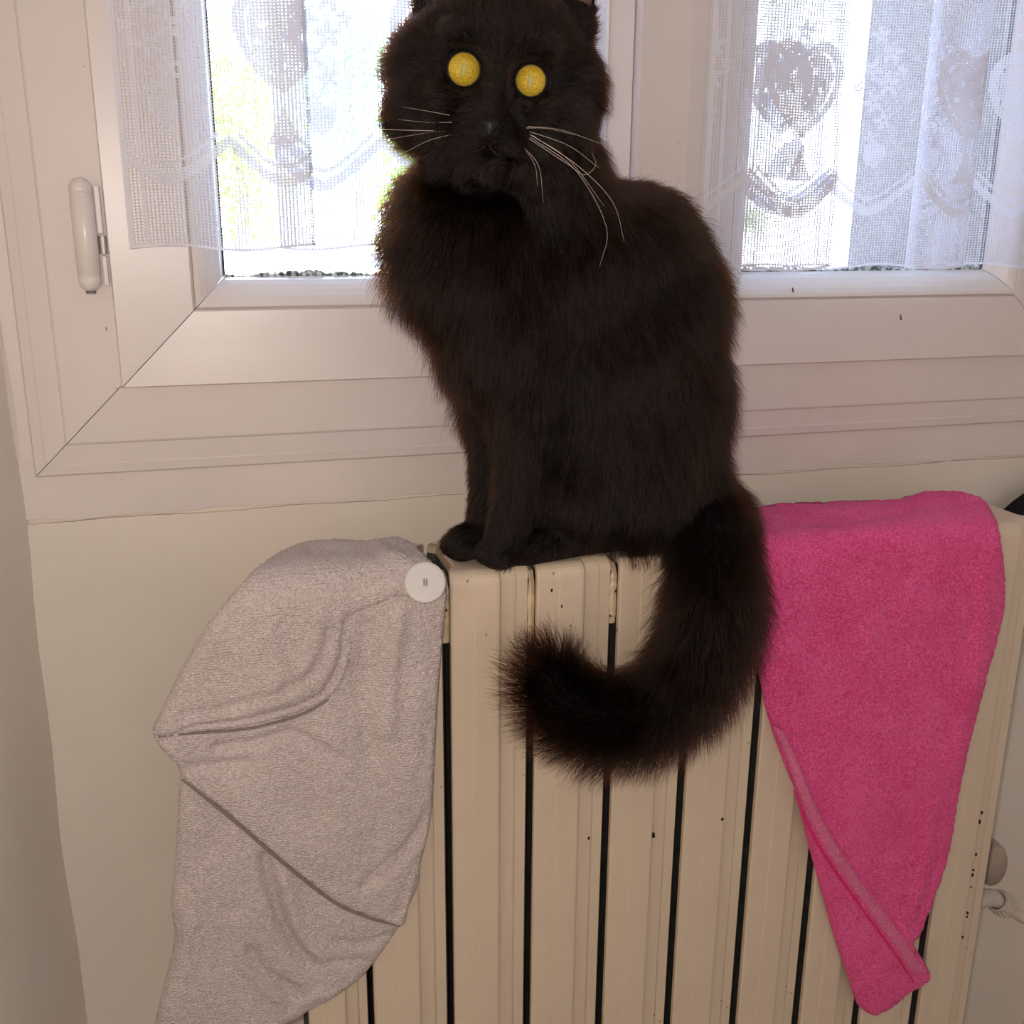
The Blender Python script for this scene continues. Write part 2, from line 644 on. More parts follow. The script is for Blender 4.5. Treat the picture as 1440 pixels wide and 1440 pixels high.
# tree with an overhanging bough
tx = P(975, 200, 14)[0]
tree = tag(empty('garden_tree', (tx, 14, ground_z(tx, 14))), 'tall dark garden tree seen through the right casement', 'tree')
vs, fs = tube(smooth_path([(tx, 14, 0.9), (tx + 0.1, 14, 3), (tx - 0.1, 14, 5.5)], 10), np.linspace(0.17, 0.08, 10), 10)
pydata('trunk', vs, fs, M_bark, tree, True)
vs, fs = [], []
for i in range(4200):
    c = np.array([tx, 14, 5.2]) + rng.normal(0, 1, 3) * np.array([1.3, 0.9, 0.75])
    d = rng.normal(0, 1, 3)
    d /= np.linalg.norm(d)
    s = np.cross(d, rng.normal(0, 1, 3))
    s /= np.linalg.norm(s)
    k = len(vs)
    l = rng.uniform(0.09, 0.17)
    vs += [c, c + d * l * 0.5 + s * l * 0.3, c + d * l, c + d * l * 0.5 - s * l * 0.3]
    fs.append((k, k + 1, k + 2, k + 3))
tag(pydata('foliage', vs, fs, M_leafs[2], tree), kind='stuff')

#@@RADIATOR
# ------------------------------------------------------------------ radiator
W = 0.069
K0, K1 = -2, 8
radiator = tag(empty('radiator', (3 * W, 0.05, 0.12)), 'cream enamelled sectional radiator under the window, towels hung over it', 'radiator')
RB, RZ0 = 0.098, ZT - 0.64


M_slot_shade = paint('dark_slot_shade', (0.05, 0.045, 0.04), 0.85, 0.5, 60, 0.4, 90)


def section_mesh():
    # plan outline (x, y): flat front plate on the left, two stepped flutes on the right
    o = [(0.0022, 0.0900), (0.0085, 0.0840), (0.0085, 0.0120), (0.0024, 0.0050), (0.0026, 0.0012), (0.0042, 0.0), (0.0205, 0.0), (0.0212, -0.0005), (0.0395, -0.0005), (0.0412, 0.0),
         (0.0424, 0.0016), (0.0428, 0.0058), (0.0436, 0.0064), (0.0548, 0.0064), (0.0554, 0.0080), (0.0562, 0.0080), (0.0568, 0.0068),
         (0.0655, 0.0068), (0.0668, 0.0078), (0.0672, 0.0110), (0.0610, 0.0180), (0.0610, 0.0840), (0.0672, 0.0900), (0.0560, RB), (0.0130, RB)]
    rings = []
    for z in (RZ0, RZ0 + 0.2, ZT - 0.3, ZT - 0.1):
        rings.append((z, 0.0))
    r = 0.0105
    for k in range(7):
        a = math.pi / 2 * k / 6
        rings.append((ZT - r + r * math.sin(a), r * (1 - math.cos(a))))
    n = len(o)
    vs, fs = [], []
    cx = W / 2
    for z, off in rings:
        for (x, y) in o:
            yy = y + off if y < 0.05 else y - off
            vs.append((cx + (x - cx) * (1 - 0.10 * (off / r) ** 2), yy, z))
    for i in range(len(rings) - 1):
        for k in range(n):
            k2 = (k + 1) % n
            fs.append((i * n + k, i * n + k2, (i + 1) * n + k2, (i + 1) * n + k))
    fs.append(tuple(range(n - 1, -1, -1)))
    fs.append(tuple(range((len(rings) - 1) * n, len(rings) * n)))
    me = bpy.data.meshes.new('radiator_section')
    me.from_pydata(vs, [], fs)
    me.update()
    bm = bmesh.new()
    bm.from_mesh(me)
    bmesh.ops.recalc_face_normals(bm, faces=list(bm.faces))
    bm.to_mesh(me)
    bm.free()
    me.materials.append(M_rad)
    me.materials.append(M_slot_shade)             # dark colour put in for the shade of the slots between sections
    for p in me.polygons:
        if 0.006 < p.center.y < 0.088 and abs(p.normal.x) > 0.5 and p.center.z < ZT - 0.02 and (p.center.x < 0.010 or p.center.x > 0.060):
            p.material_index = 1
    return me


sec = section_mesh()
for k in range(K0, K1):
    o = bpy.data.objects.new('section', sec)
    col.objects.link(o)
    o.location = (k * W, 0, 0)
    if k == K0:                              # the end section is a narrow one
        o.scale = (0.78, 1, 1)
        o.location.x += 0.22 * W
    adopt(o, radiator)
# welded bridges between the sections: top and bottom, uneven lengths, paint runs
for k in range(K0 + 1, K1):
    d = [0.046, 0.052, 0.062, 0.050, 0.058, 0.047, 0.055, 0.06, 0.05][k - K0 - 1]
    vs, fs = [], []
    n = 14
    for i in range(n + 1):
        t = i / n
        z = ZT - 0.006 - d * t
        y = 0.0125 - 0.0065 * min(1, t * 6) + random.uniform(-0.0006, 0.0006)
        ww = 0.0034
        vs += [(k * W - ww, 0.03, z), (k * W - ww, y + 0.0012, z), (k * W - 0.0008, y, z), (k * W + ww * 0.7, y + 0.0010, z), (k * W + ww, 0.03, z)]
    for i in range(n):
        for q in range(4):
            fs.append((5 * i + q, 5 * i + q + 1, 5 * i + 6 + q, 5 * i + 5 + q))
    fs.append((0, 1, 2, 3, 4))
    fs.append((5 * n + 4, 5 * n + 3, 5 * n + 2, 5 * n + 1, 5 * n))
    pydata('weld_joint', vs, fs, M_joint, radiator)
    bm = bmesh.new()
    add_box(bm, (k * W - 0.004, 0.02, RZ0 + 0.02), (k * W + 0.004, 0.08, RZ0 + 0.07))
    from_bm('lower_nipple', bm, M_rad, radiator)
# feet keep it off the floor
for k in (K0 + 1, K1 - 1):
    bm = bmesh.new()
    add_box(bm, (k * W - 0.02, 0.03, 0.0), (k * W + 0.02, 0.08, 0.012))
    add_box(bm, (k * W - 0.006, 0.045, 0.010), (k * W + 0.006, 0.065, RZ0 + 0.03))
    from_bm('foot', bm, M_rad, radiator)

# chipped enamel
M_chip = plain('rust_chip', (0.035, 0.018, 0.010), 0.9, spec=0.1)
for (px, py, rr) in ((1381, 1143, 1.3), (1378, 1156, 1.5), (1373, 1202, 1.2), (1369, 1224, 1.1), (1368, 1231, 1.3), (1366, 1248, 0.9), (1361, 1284, 1.4), (1360, 1290, 1.0), (1354, 1318, 1.0),
                     (919, 1175, 2.0), (1016, 1152, 1.6), (1101, 1059, 1.2), (828, 1179, 1.1), (790, 853, 0.9), (776, 830, 1.0)):
    c0 = P(px, py, -0.0006)
    vs = [(c0[0] + rr * 0.001 * random.uniform(0.6, 1.1) * math.cos(a), -0.0007, c0[2] + rr * 0.0013 * random.uniform(0.7, 1.5) * math.sin(a)) for a in np.linspace(0, 2 * math.pi, 9)[:-1]]
    vs += [(x, 0.0002, z) for x, y, z in vs]
    fs = [tuple(range(8)), tuple(range(15, 7, -1))] + [(i, (i + 1) % 8, 8 + (i + 1) % 8, 8 + i) for i in range(8)]
    pydata('rust_chip', vs, fs, M_chip, radiator)

# pipe union on the end section: nut, knurled collar, pipe down to the skirting
pe = P(1396, 1262, 0.075)
p2 = P(1440, 1292, 0.075)
ax = Vector(p2 - pe).normalized()
pe = Vector(pe)
M_union = paint('painted_union', (0.60, 0.52, 0.44), 0.5, 0.15, 40)
vs, fs = tube([Vector((K1 * W - 0.02, 0.075, pe.z + 0.012)), pe, pe + ax * 0.012], [0.0095, 0.0095, 0.0095], 16)
valve = pydata('pipe_union', vs, fs, M_union, radiator, True)
vs, fs = [], []
S = 40
for i, (t, rr) in enumerate(((0.008, 0.010), (0.0085, 0.0135), (0.014, 0.0142), (0.021, 0.0142), (0.0285, 0.0125), (0.029, 0.009))):
    n1 = ax.orthogonal().normalized()
    n2 = ax.cross(n1)
    for k in range(S):
        a = 2 * math.pi * k / S
        q = rr * (1.0 if (k + (i // 2)) % 2 or i in (0, 5) else 0.90)
        vs.append(pe + ax * t + q * (math.cos(a) * n1 + math.sin(a) * n2))
for i in range(5):
    for k in range(S):
        fs.append((i * S + k, i * S + (k + 1) % S, (i + 1) * S + (k + 1) % S, (i + 1) * S + k))
adopt(pydata('knurled_collar', vs, fs, M_union), valve)
q0 = pe + ax * 0.025
vs, fs = tube(smooth_path([q0, q0 + ax * 0.03, q0 + ax * 0.07, q0 + ax * 0.085 + Vector((0, 0.005, -0.10)), Vector((q0.x + 0.078, 0.085, 0.0))], 24), 0.0065, 14)
adopt(pydata('pipe', vs, fs, M_union, None, True), valve)
# brown oval disc behind the end section
c0 = Vector(P(1392, 1212, 0.125))
vs, fs = [], []
S = 36
for (rr, y) in ((0.0, -0.012), (0.022, -0.012), (0.0255, -0.008), (0.0265, 0.0), (0.0265, 0.018)):
    for k in range(S):
        a = 2 * math.pi * k / S
        vs.append(c0 + Vector((rr * 0.62 * math.cos(a), y, rr * 1.05 * math.sin(a))))
for i in range(4):
    for k in range(S):
        fs.append((i * S + k, i * S + (k + 1) % S, (i + 1) * S + (k + 1) % S, (i + 1) * S + k))
pydata('oval_disc', vs, fs, paint('disc_paint', (0.42, 0.33, 0.26), 0.6, 0.1), radiator, True)

# black rounded thing at the end of the radiator
c0 = Vector(P(1476, 800, 0.1235))
root = tag(empty('dark_bundle', c0 - Vector((0, 0, 0.060))), 'matt black rounded bundle hung on the wall beside the end of the radiator', 'bundle')
bm = bmesh.new()
bmesh.ops.create_uvsphere(bm, u_segments=40, v_segments=24, radius=1.0)
for vv in bm.verts:
    q = vv.co.copy()
    w = 1 + 0.02 * math.sin(5 * math.atan2(q.y, q.x)) * (1 - q.z * q.z)
    vv.co = c0 + Vector((q.x * 0.098 * w, q.y * 0.022 * w, q.z * 0.098 if q.z > -0.6 else -0.6 * 0.098))
M_black = plain('black_felt', (0.008, 0.008, 0.009), 0.85, spec=0.2)
from_bm('crown', bm, M_black, root, True)
vs, fs = tube([c0 + Vector((0.085 * math.cos(a), 0.019 * math.sin(a), -0.056)) for a in np.linspace(0, 2 * math.pi, 40)], 0.004, 8)
pydata('rolled_edge', vs, fs, M_black, root, True)
vs, fs = tube([c0 + Vector((0, -0.012, 0.085)), c0 + Vector((0, 0.004, 0.080)), c0 + Vector((0, 0.026, 0.080))], 0.004, 10)
pydata('wall_hook', vs, fs, M_black, root, True)

#@@TOWELS
# ------------------------------------------------------------------ towels
RC, YB = 0.012, 0.098


def sdf_profile(y, z, e):
    """signed distance to the radiator's cross-section swollen by e"""
    zz = z - ZT
    qy = abs(y - YB / 2) - (YB / 2 - RC)
    qz = zz + RC
    d = math.hypot(max(qy, 0), max(qz, 0)) + min(max(qy, qz), 0) - RC
    return d - e


def drape(px, py, e):
    """point where the pixel's ray meets the cloth lying over the radiator, and the outward normal"""
    d = ray(px, py)
    d = d / np.linalg.norm(d)
    t = 0.55
    for _ in range(60):
        p = CP + t * d
        s = sdf_profile(p[1], p[2], e)
        if s < 1e-5:
            break
        t += s
        if p[1] > YB + e:
            break
    if p[1] > YB * 0.96:                     # rises behind the top: stands up over the back edge
        p = CP + (YB * 0.96 - CP[1]) / d[1] * d
    h = 1e-4
    g = np.array([0, sdf_profile(p[1] + h, p[2], e) - sdf_profile(p[1] - h, p[2], e), sdf_profile(p[1], p[2] + h, e) - sdf_profile(p[1], p[2] - h, e)])
    g /= max(np.linalg.norm(g), 1e-9)
    return p, g


def poly_dist(pts, poly, closed=True):
    pts = np.asarray(pts, float)
    a = np.asarray(poly, float)
    b = np.roll(a, -1, 0)
    if not closed:
        a, b = a[:-1], b[:-1]
    best = np.full(len(pts), 1e9)
    for p, q in zip(a, b):
        d = q - p
        t = np.clip(((pts - p) @ d) / max(d @ d, 1e-9), 0, 1)
        best = np.minimum(best, np.linalg.norm(pts - (p + t[:, None] * d), axis=1))
    return best


def inside(pts, poly):
    pts = np.asarray(pts, float)
    x, y = pts[:, 0], pts[:, 1]
    res = np.zeros(len(pts), bool)
    a = np.asarray(poly, float)
    b = np.roll(a, -1, 0)
    for p, q in zip(a, b):
        if p[1] == q[1]:
            continue
        c = ((p[1] > y) != (q[1] > y)) & (x < (q[0] - p[0]) * (y - p[1]) / (q[1] - p[1]) + p[0])
        res ^= c
    return res


def closed_smooth(poly, step):
    p = np.array(poly, float)
    out = []
    n = len(p)
    for i in range(n):
        a, b, c, d = p[i - 1], p[i], p[(i + 1) % n], p[(i + 2) % n]
        k = max(1, int(np.linalg.norm(c - b) / step))
        for j in range(k):
            t = j / k
            cr = 0.5 * ((2 * b) + (c - a) * t + (2 * a - 5 * b + 4 * c - d) * t * t + (3 * b - a - 3 * c + d) * t ** 3)
            li = b + (c - b) * t
            out.append(0.6 * cr + 0.4 * li)
    return np.array(out)


def cloth_patch(name, poly, m, parent, base, thick, edge_px, creases=(), steps=(), step=4.5, fuzz=0.0004, wav=0.0):
    """Thick cloth piece: outline in photo pixels laid on the radiator's drape, rounded edges, creases and layer steps."""
    out = closed_smooth(poly, step)
    lo, hi = out.min(0), out.max(0)
    gx, gy = np.meshgrid(np.arange(lo[0], hi[0], step), np.arange(lo[1], hi[1], step))
    gx = gx + (np.arange(gx.shape[0]) % 2)[:, None] * step * 0.5
    g = np.stack([gx.ravel(), gy.ravel()], 1)
    g = g[inside(g, out)]
    g = g[poly_dist(g, out) > step * 0.55]
    pts = np.vstack([out, g])
    nb = len(out)
    co, _, tris, *_ = delaunay_2d_cdt([Vector(p) for p in pts], [], [list(range(nb))], 1, 1e-5)
    pts = np.array([tuple(c) for c in co])
    d = poly_dist(pts, out)
    t = np.clip(d / edge_px, 0, 1)
    h = thick * np.sqrt(np.clip(1 - (1 - t) ** 2, 0, 1))
    amp = np.clip(d / 14.0, 0, 1)
    for line, wd, a in creases:
        dd = poly_dist(pts, smooth_path(line, 24), False)
        h = h + 1.5 * a * np.exp(-(dd / (wd * 0.85)) ** 2) * amp
    for line, wd, a in steps:                # raised on the left-hand side of the line's direction
        sp_ = smooth_path(line, 24)
        dd = poly_dist(pts, sp_, False)
        near = np.argmin(((pts[:, None, :] - sp_[None]) ** 2).sum(-1), 1)
        near = np.clip(near, 0, len(sp_) - 2)
        tv = sp_[near + 1] - sp_[near]
        cr = tv[:, 0] * (pts[:, 1] - sp_[near, 1]) - tv[:, 1] * (pts[:, 0] - sp_[near, 0])
        sg = np.sign(cr) * dd
        h = h + a * (1 / (1 + np.exp(np.clip(sg / wd, -30, 30)))) * amp
    if wav:
        h = h + wav * amp * (np.sin(pts[:, 0] / 23 + pts[:, 1] / 41) * np.sin(pts[:, 1] / 37 - pts[:, 0] / 60))
    h = h + rng.normal(0, fuzz, len(h)) * np.clip(d / 4.0, 0.3, 1)
    front, back = [], []
    for (x, y), hh in zip(pts, h):
        p, n = drape(x, y, base)
        front.append(p + n * hh)
        back.append(p - n * min(0.0006, base * 0.4))
    nv = len(pts)
    vs = front + back
    tris = [tuple(f) for f in tris]
    fs = list(tris) + [tuple(nv + i for i in reversed(f)) for f in tris]
    cnt = {}
    for f in tris:
        for i in range(3):
            cnt[(f[i], f[(i + 1) % 3])] = 1
    for (a, b) in list(cnt):
        if (b, a) not in cnt:
            fs.append((b, a, nv + a, nv + b))
    bm = bmesh.new()
    bv = [bm.verts.new(v) for v in vs]
    for f in fs:
        try:
            bm.faces.new([bv[i] for i in f])
        except ValueError:
            pass
    return from_bm(name, bm, m, parent, True)


def terry(name, c, c2, rib=0.5):
    m, nt, b = new_mat(name)
    v = objco(nt)
    big_ = noise(nt, 22, 4, 0.6, v)
    fine = noise(nt, 520, 3, 0.65, v)
    wv = N(nt, 'ShaderNodeTexWave', bands_direction='Z')
    wv.inputs['Scale'].default_value = 150
    wv.inputs['Distortion'].default_value = 5.0
    wv.inputs['Detail'].default_value = 2.0
    wv.inputs['Detail Scale'].default_value = 2.5
    L(nt, v, wv.inputs['Vector'])
    vo = N(nt, 'ShaderNodeTexVoronoi')
    vo.inputs['Scale'].default_value = 620
    L(nt, v, vo.inputs['Vector'])
    mixf = math_n(nt, 'ADD', math_n(nt, 'MULTIPLY', big_, 0.22), math_n(nt, 'MULTIPLY', fine, 0.78))
    L(nt, ramp(nt, mixf, [(0.41, c2), (0.59, c)]), b.inputs['Base Color'])
    b.inputs['Roughness'].default_value = 0.9
    b.inputs['Specular IOR Level'].default_value = 0.15
    b.inputs['Sheen Weight'].default_value = 0.12
    b.inputs['Sheen Roughness'].default_value = 0.5
    hgt = math_n(nt, 'ADD', math_n(nt, 'MULTIPLY', wv.outputs['Fac'], rib), math_n(nt, 'MULTIPLY', math_n(nt, 'SUBTRACT', 1.0, vo.outputs['Distance']), 0.8))
    hgt = math_n(nt, 'ADD', hgt, math_n(nt, 'MULTIPLY', fine, 0.9))
    bump(nt, b, hgt, 0.75, 0.0018)
    return m


M_grey = terry('lilac_grey_terry', (0.70, 0.59, 0.56), (0.53, 0.435, 0.405), 0.35)
M_pink = terry('pink_terry', (0.96, 0.13, 0.37), (0.72, 0.045, 0.20), 0.35)
M_pink_hem = terry('pink_hem', (0.84, 0.20, 0.36), (0.70, 0.12, 0.26), 0.2)
M_pink_line = plain('bright_pink_stitch', (0.72, 0.02, 0.16), 0.7, spec=0.2)
M_seam_shade = plain('grey_seam_shade', (0.24, 0.19, 0.175), 0.9, spec=0.1)  # dark strips painted in for the shade of the seam crevices

gt = tag(empty('hair_towel', Vector(P(430, 1450, -0.01))), 'pale lilac grey terry hair turban with a white button, draped over the radiator end', 'towel')
cloth_patch('tail', [(262, 1055), (253, 1090), (247, 1200), (240, 1270), (246, 1312), (240, 1347), (226, 1400), (216, 1450), (214, 1510), (232, 1548),
                     (290, 1520), (345, 1478), (400, 1440), (470, 1402), (512, 1370), (546, 1326), (570, 1285), (590, 1220), (500, 1140), (380, 1050)],
            M_grey, gt, 0.0012, 0.0048, 16,
            creases=[([(372, 1200), (385, 1260), (402, 1305), (428, 1342)], 11, -0.0050), ([(352, 1330), (372, 1360), (420, 1392)], 10, -0.0040),
                     ([(470, 1315), (510, 1320), (548, 1308)], 5, -0.0028), ([(430, 1352), (480, 1344), (520, 1346)], 5, -0.0022),
                     ([(400, 1230), (420, 1300), (450, 1335)], 12, 0.0036), ([(420, 1400), (470, 1385)], 7, 0.0018), ([(270, 1290), (275, 1340)], 10, 0.0015),
                     ([(330, 1290), (345, 1340), (390, 1395)], 14, 0.0022)],
            steps=[([(345, 1130), (331, 1155), (300, 1195), (276, 1235), (258, 1280), (247, 1330)], 1.6, 0.0028)], wav=0.0012)
cloth_patch('middle_fold', [(604, 792), (627, 828), (625, 872), (618, 950), (612, 1050), (608, 1130), (600, 1180), (577, 1265), (566, 1301), (520, 1288), (470, 1265),
                            (430, 1236), (400, 1211), (330, 1151), (258, 1093), (248, 1074), (226, 1052), (215, 1028), (250, 1000), (330, 955), (420, 890), (480, 830), (550, 795)],
            M_grey, gt, 0.0046, 0.0066, 9,
            creases=[([(612, 1120), (580, 1175), (545, 1212), (512, 1237)], 8, -0.0042), ([(590, 1200), (570, 1240), (555, 1280)], 7, -0.0022),
                     ([(300, 1048), (360, 1038), (415, 1028), (480, 1062)], 7, -0.0030), ([(250, 1075), (310, 1072), (350, 1066)], 9, -0.0030),
                     ([(560, 860), (548, 940), (545, 1020)], 14, 0.0032), ([(515, 880), (505, 960), (520, 1060)], 16, -0.0026),
                     ([(330, 1110), (420, 1180), (520, 1240)], 22, 0.0016), ([(590, 880), (585, 980), (575, 1080)], 18, 0.0014)],
            wav=0.0012)
cloth_patch('upper_fold', [(214, 1026), (226, 1000), (251, 948), (290, 880), (330, 831), (370, 797), (400, 777), (430, 767), (480, 764), (520, 766), (552, 760), (576, 766),
                           (603, 788), (622, 812), (628, 832), (600, 846), (560, 840), (528, 850), (490, 866), (484, 890), (482, 915), (471, 945), (455, 970), (420, 988),
                           (370, 1003), (330, 1012), (275, 1018), (238, 1034)],
            M_grey, gt, 0.0065, 0.0100, 20,
            creases=[([(255, 1000), (330, 985), (410, 958), (450, 920), (462, 880)], 9, -0.0022), ([(440, 790), (500, 785), (560, 782)], 14, -0.0018),
                     ([(380, 880), (390, 930), (385, 965)], 14, 0.0016), ([(450, 850), (440, 900), (425, 940)], 12, 0.0018), ([(530, 780), (560, 800), (600, 815)], 10, 0.002)],
            wav=0.0014)


def strip_on(name, line, rad, base, m, parent, n=40, seg=8):
    pts = smooth_path(line, n)
    ps = []
    for x, y in pts:
        p, nn = drape(x, y, base)
        ps.append(Vector(p))
    rr = [rad * (0.6 + 0.4 * min(1, 6 * min(i, n - 1 - i) / n)) for i in range(n)]
    vs, fs = tube(ps, rr, seg)
    return pydata(name, vs, fs, m, parent, True)


strip_on('hem', [(218, 1030), (270, 1023), (330, 1017), (375, 1008), (424, 993), (461, 974), (478, 948), (488, 915), (489, 888)], 0.0034, 0.0105, M_grey, gt)
strip_on('seam_shade', [(222, 1036), (270, 1031), (330, 1027), (380, 1018), (428, 1003), (462, 984)], 0.0011, 0.0118, M_seam_shade, gt)
strip_on('seam_shade', [(256, 1096), (329, 1154), (399, 1214), (469, 1268), (519, 1290), (563, 1302)], 0.0014, 0.0098, M_seam_shade, gt, 60)

# button: disc with rim, two holes bridged by a thread bar
bc, bn = drape(598, 819, 0.0205)
bn = (bn * 0.4 + (CP - bc) / np.linalg.norm(CP - bc) * 0.6)
bn /= np.linalg.norm(bn)
bn = Vector(bn)
b1 = bn.orthogonal().normalized()
b2 = bn.cross(b1)
prof = [(0.0001, 0.0012), (0.0090, 0.0013), (0.0125, 0.0013), (0.0140, 0.0011), (0.0147, 0.0006), (0.0148, 0.0), (0.0140, -0.001), (0.0001, -0.001)]
vs, fs = [], []
S = 44
for rr, hh in prof:
    for k in range(S):
        a = 2 * math.pi * k / S
        vs.append(Vector(bc) + bn * hh + rr * 1.02 * (math.cos(a) * b1 + math.sin(a) * b2))
for i in range(len(prof) - 1):
    for k in range(S):
        fs.append((i * S + k, i * S + (k + 1) % S, (i + 1) * S + (k + 1) % S, (i + 1) * S + k))
button = pydata('button', vs, fs, plain('white_plastic', (0.66, 0.62, 0.59), 0.6, spec=0.25), gt, True)
up = Vector(CM[1])
up = (up - bn * up.dot(bn)).normalized()
rt = up.cross(bn)
for sgn in (-1, 1):
    vs, fs = tube([Vector(bc) + bn * 0.0014 + rt * 0.0009 * sgn + up * t for t in (-0.0028, -0.0014, 0, 0.0014, 0.0028)], [0.0004, 0.0006, 0.0006, 0.0006, 0.0004], 8)
    adopt(pydata('thread', vs, fs, plain('thread', (0.30, 0.27, 0.25), 0.8), None, True), button)

pk = tag(empty('hair_towel', Vector(P(1225, 1427, -0.01))), 'bright pink terry hair towel folded over the radiator, beside the cat\'s tail', 'towel')
cloth_patch('body', [(1046, 722), (1100, 710), (1200, 706), (1262, 703), (1300, 697), (1340, 696), (1376, 704), (1393, 716), (1403, 740), (1411, 790), (1412, 850), (1401, 900),
                     (1390, 940), (1375, 1000), (1360, 1060), (1346, 1130), (1336, 1190), (1325, 1230), (1310, 1272), (1295, 1310), (1274, 1338), (1240, 1325), (1170, 1220),
                     (1105, 1080), (1076, 995), (1060, 900), (1040, 800), (1036, 745)],
            M_pink, pk, 0.0014, 0.0072, 18,
            creases=[([(1110, 735), (1160, 742), (1230, 732), (1290, 722)], 9, -0.0030), ([(1290, 712), (1340, 706), (1380, 722)], 10, 0.0045),
                     ([(1220, 840), (1215, 900), (1222, 980)], 20, 0.0013), ([(1380, 800), (1370, 900), (1335, 1060)], 14, 0.0018), ([(1300, 1130), (1290, 1230), (1268, 1310)], 12, 0.0022),
                     ([(1320, 1190), (1300, 1240), (1275, 1300)], 7, -0.0018)],
            wav=0.0010)
cloth_patch('flap', [(1074, 980), (1086, 1000), (1106, 1035), (1134, 1095), (1156, 1147), (1188, 1196), (1235, 1262), (1284, 1328), (1308, 1368), (1302, 1380),
                     (1288, 1388), (1270, 1399), (1250, 1416), (1226, 1427), (1206, 1413), (1197, 1388), (1180, 1338), (1165, 1290), (1140, 1200), (1122, 1130), (1108, 1068), (1084, 1010)],
            M_pink, pk, 0.0042, 0.0075, 10, creases=[([(1240, 1330), (1230, 1390)], 16, 0.0014)], wav=0.0006)


def band_on(name, line, half, base, thick, m, parent):
    ln = smooth_path(line, 26)
    tv = np.gradient(ln, axis=0)
    tv /= np.linalg.norm(tv, axis=1)[:, None]
    nv = np.stack([-tv[:, 1], tv[:, 0]], 1)
    hw = half * np.clip(np.linspace(0.55, 1.5, 26), 0, 1)[:, None]
    poly = np.vstack([ln + nv * hw, (ln - nv * hw)[::-1]])[::2]
    return cloth_patch(name, poly, m, parent, base, thick, half * 0.9, step=3.5, fuzz=0.0002)


hemline = [(1092, 1020), (1112, 1062), (1128, 1105), (1148, 1155), (1177, 1205), (1220, 1266), (1264, 1326), (1296, 1374)]
band_on('hem', hemline, 9.5, 0.0105, 0.0028, M_pink_hem, pk)
strip_on('stitch_line', [(x - 11, y + 7) for x, y in hemline[2:]], 0.0011, 0.0124, M_pink_line, pk)

#@@CURTAINS
# ------------------------------------------------------------------ lace curtains
M_lace, nt, b = new_mat('white_lace')
uv = N(nt, 'ShaderNodeUVMap')
uv.uv_map = 'cloth'
sx = N(nt, 'ShaderNodeSeparateXYZ')
L(nt, uv.outputs[0], sx.inputs[0])
at = N(nt, 'ShaderNodeAttribute', attribute_name='dense')
dn = math_n(nt, 'SMOOTH_MIN', 1.0, math_n(nt, 'MULTIPLY', math_n(nt, 'SUBTRACT', at.outputs['Fac'], 0.32), 3.0, True))
dn = math_n(nt, 'MULTIPLY', math_n(nt, 'SUBTRACT', at.outputs['Fac'], 0.32), 3.0, True)


def threads(coord, period, w0, w1):
    f = math_n(nt, 'FRACT', math_n(nt, 'MULTIPLY', coord, 1.0 / period))
    dd = math_n(nt, 'ABSOLUTE', math_n(nt, 'SUBTRACT', f, 0.5))
    w = math_n(nt, 'ADD', math_n(nt, 'MULTIPLY', dn, w1 - w0), w0)
    return math_n(nt, 'LESS_THAN', dd, w)


al = math_n(nt, 'MAXIMUM', threads(sx.outputs[0], 0.0027, 0.14, 0.34), threads(sx.outputs[1], 0.0022, 0.10, 0.34))
nt.nodes.remove(b)
df = N(nt, 'ShaderNodeBsdfDiffuse')
df.inputs[0].default_value = (0.82, 0.80, 0.86, 1)
tl = N(nt, 'ShaderNodeBsdfTranslucent')
tl.inputs[0].default_value = (0.62, 0.64, 0.74, 1)
m1 = N(nt, 'ShaderNodeMixShader')
m1.inputs[0].default_value = 0.16
L(nt, df.outputs[0], m1.inputs[1])
L(nt, tl.outputs[0], m1.inputs[2])
tr = N(nt, 'ShaderNodeBsdfTransparent')
m2 = N(nt, 'ShaderNodeMixShader')
L(nt, al, m2.inputs[0])
L(nt, tr.outputs[0], m2.inputs[1])
L(nt, m1.outputs[0], m2.inputs[2])
L(nt, m2.outputs[0], nt.nodes['Material Output'].inputs[0])


def heart_f(x, y):
    """negative inside a heart about one unit wide with its tip at y = -0.55"""
    x = x * 2.3
    y = y * 2.2 + 0.12
    return (x * x + y * y - 1) ** 3 - x * x * y ** 3


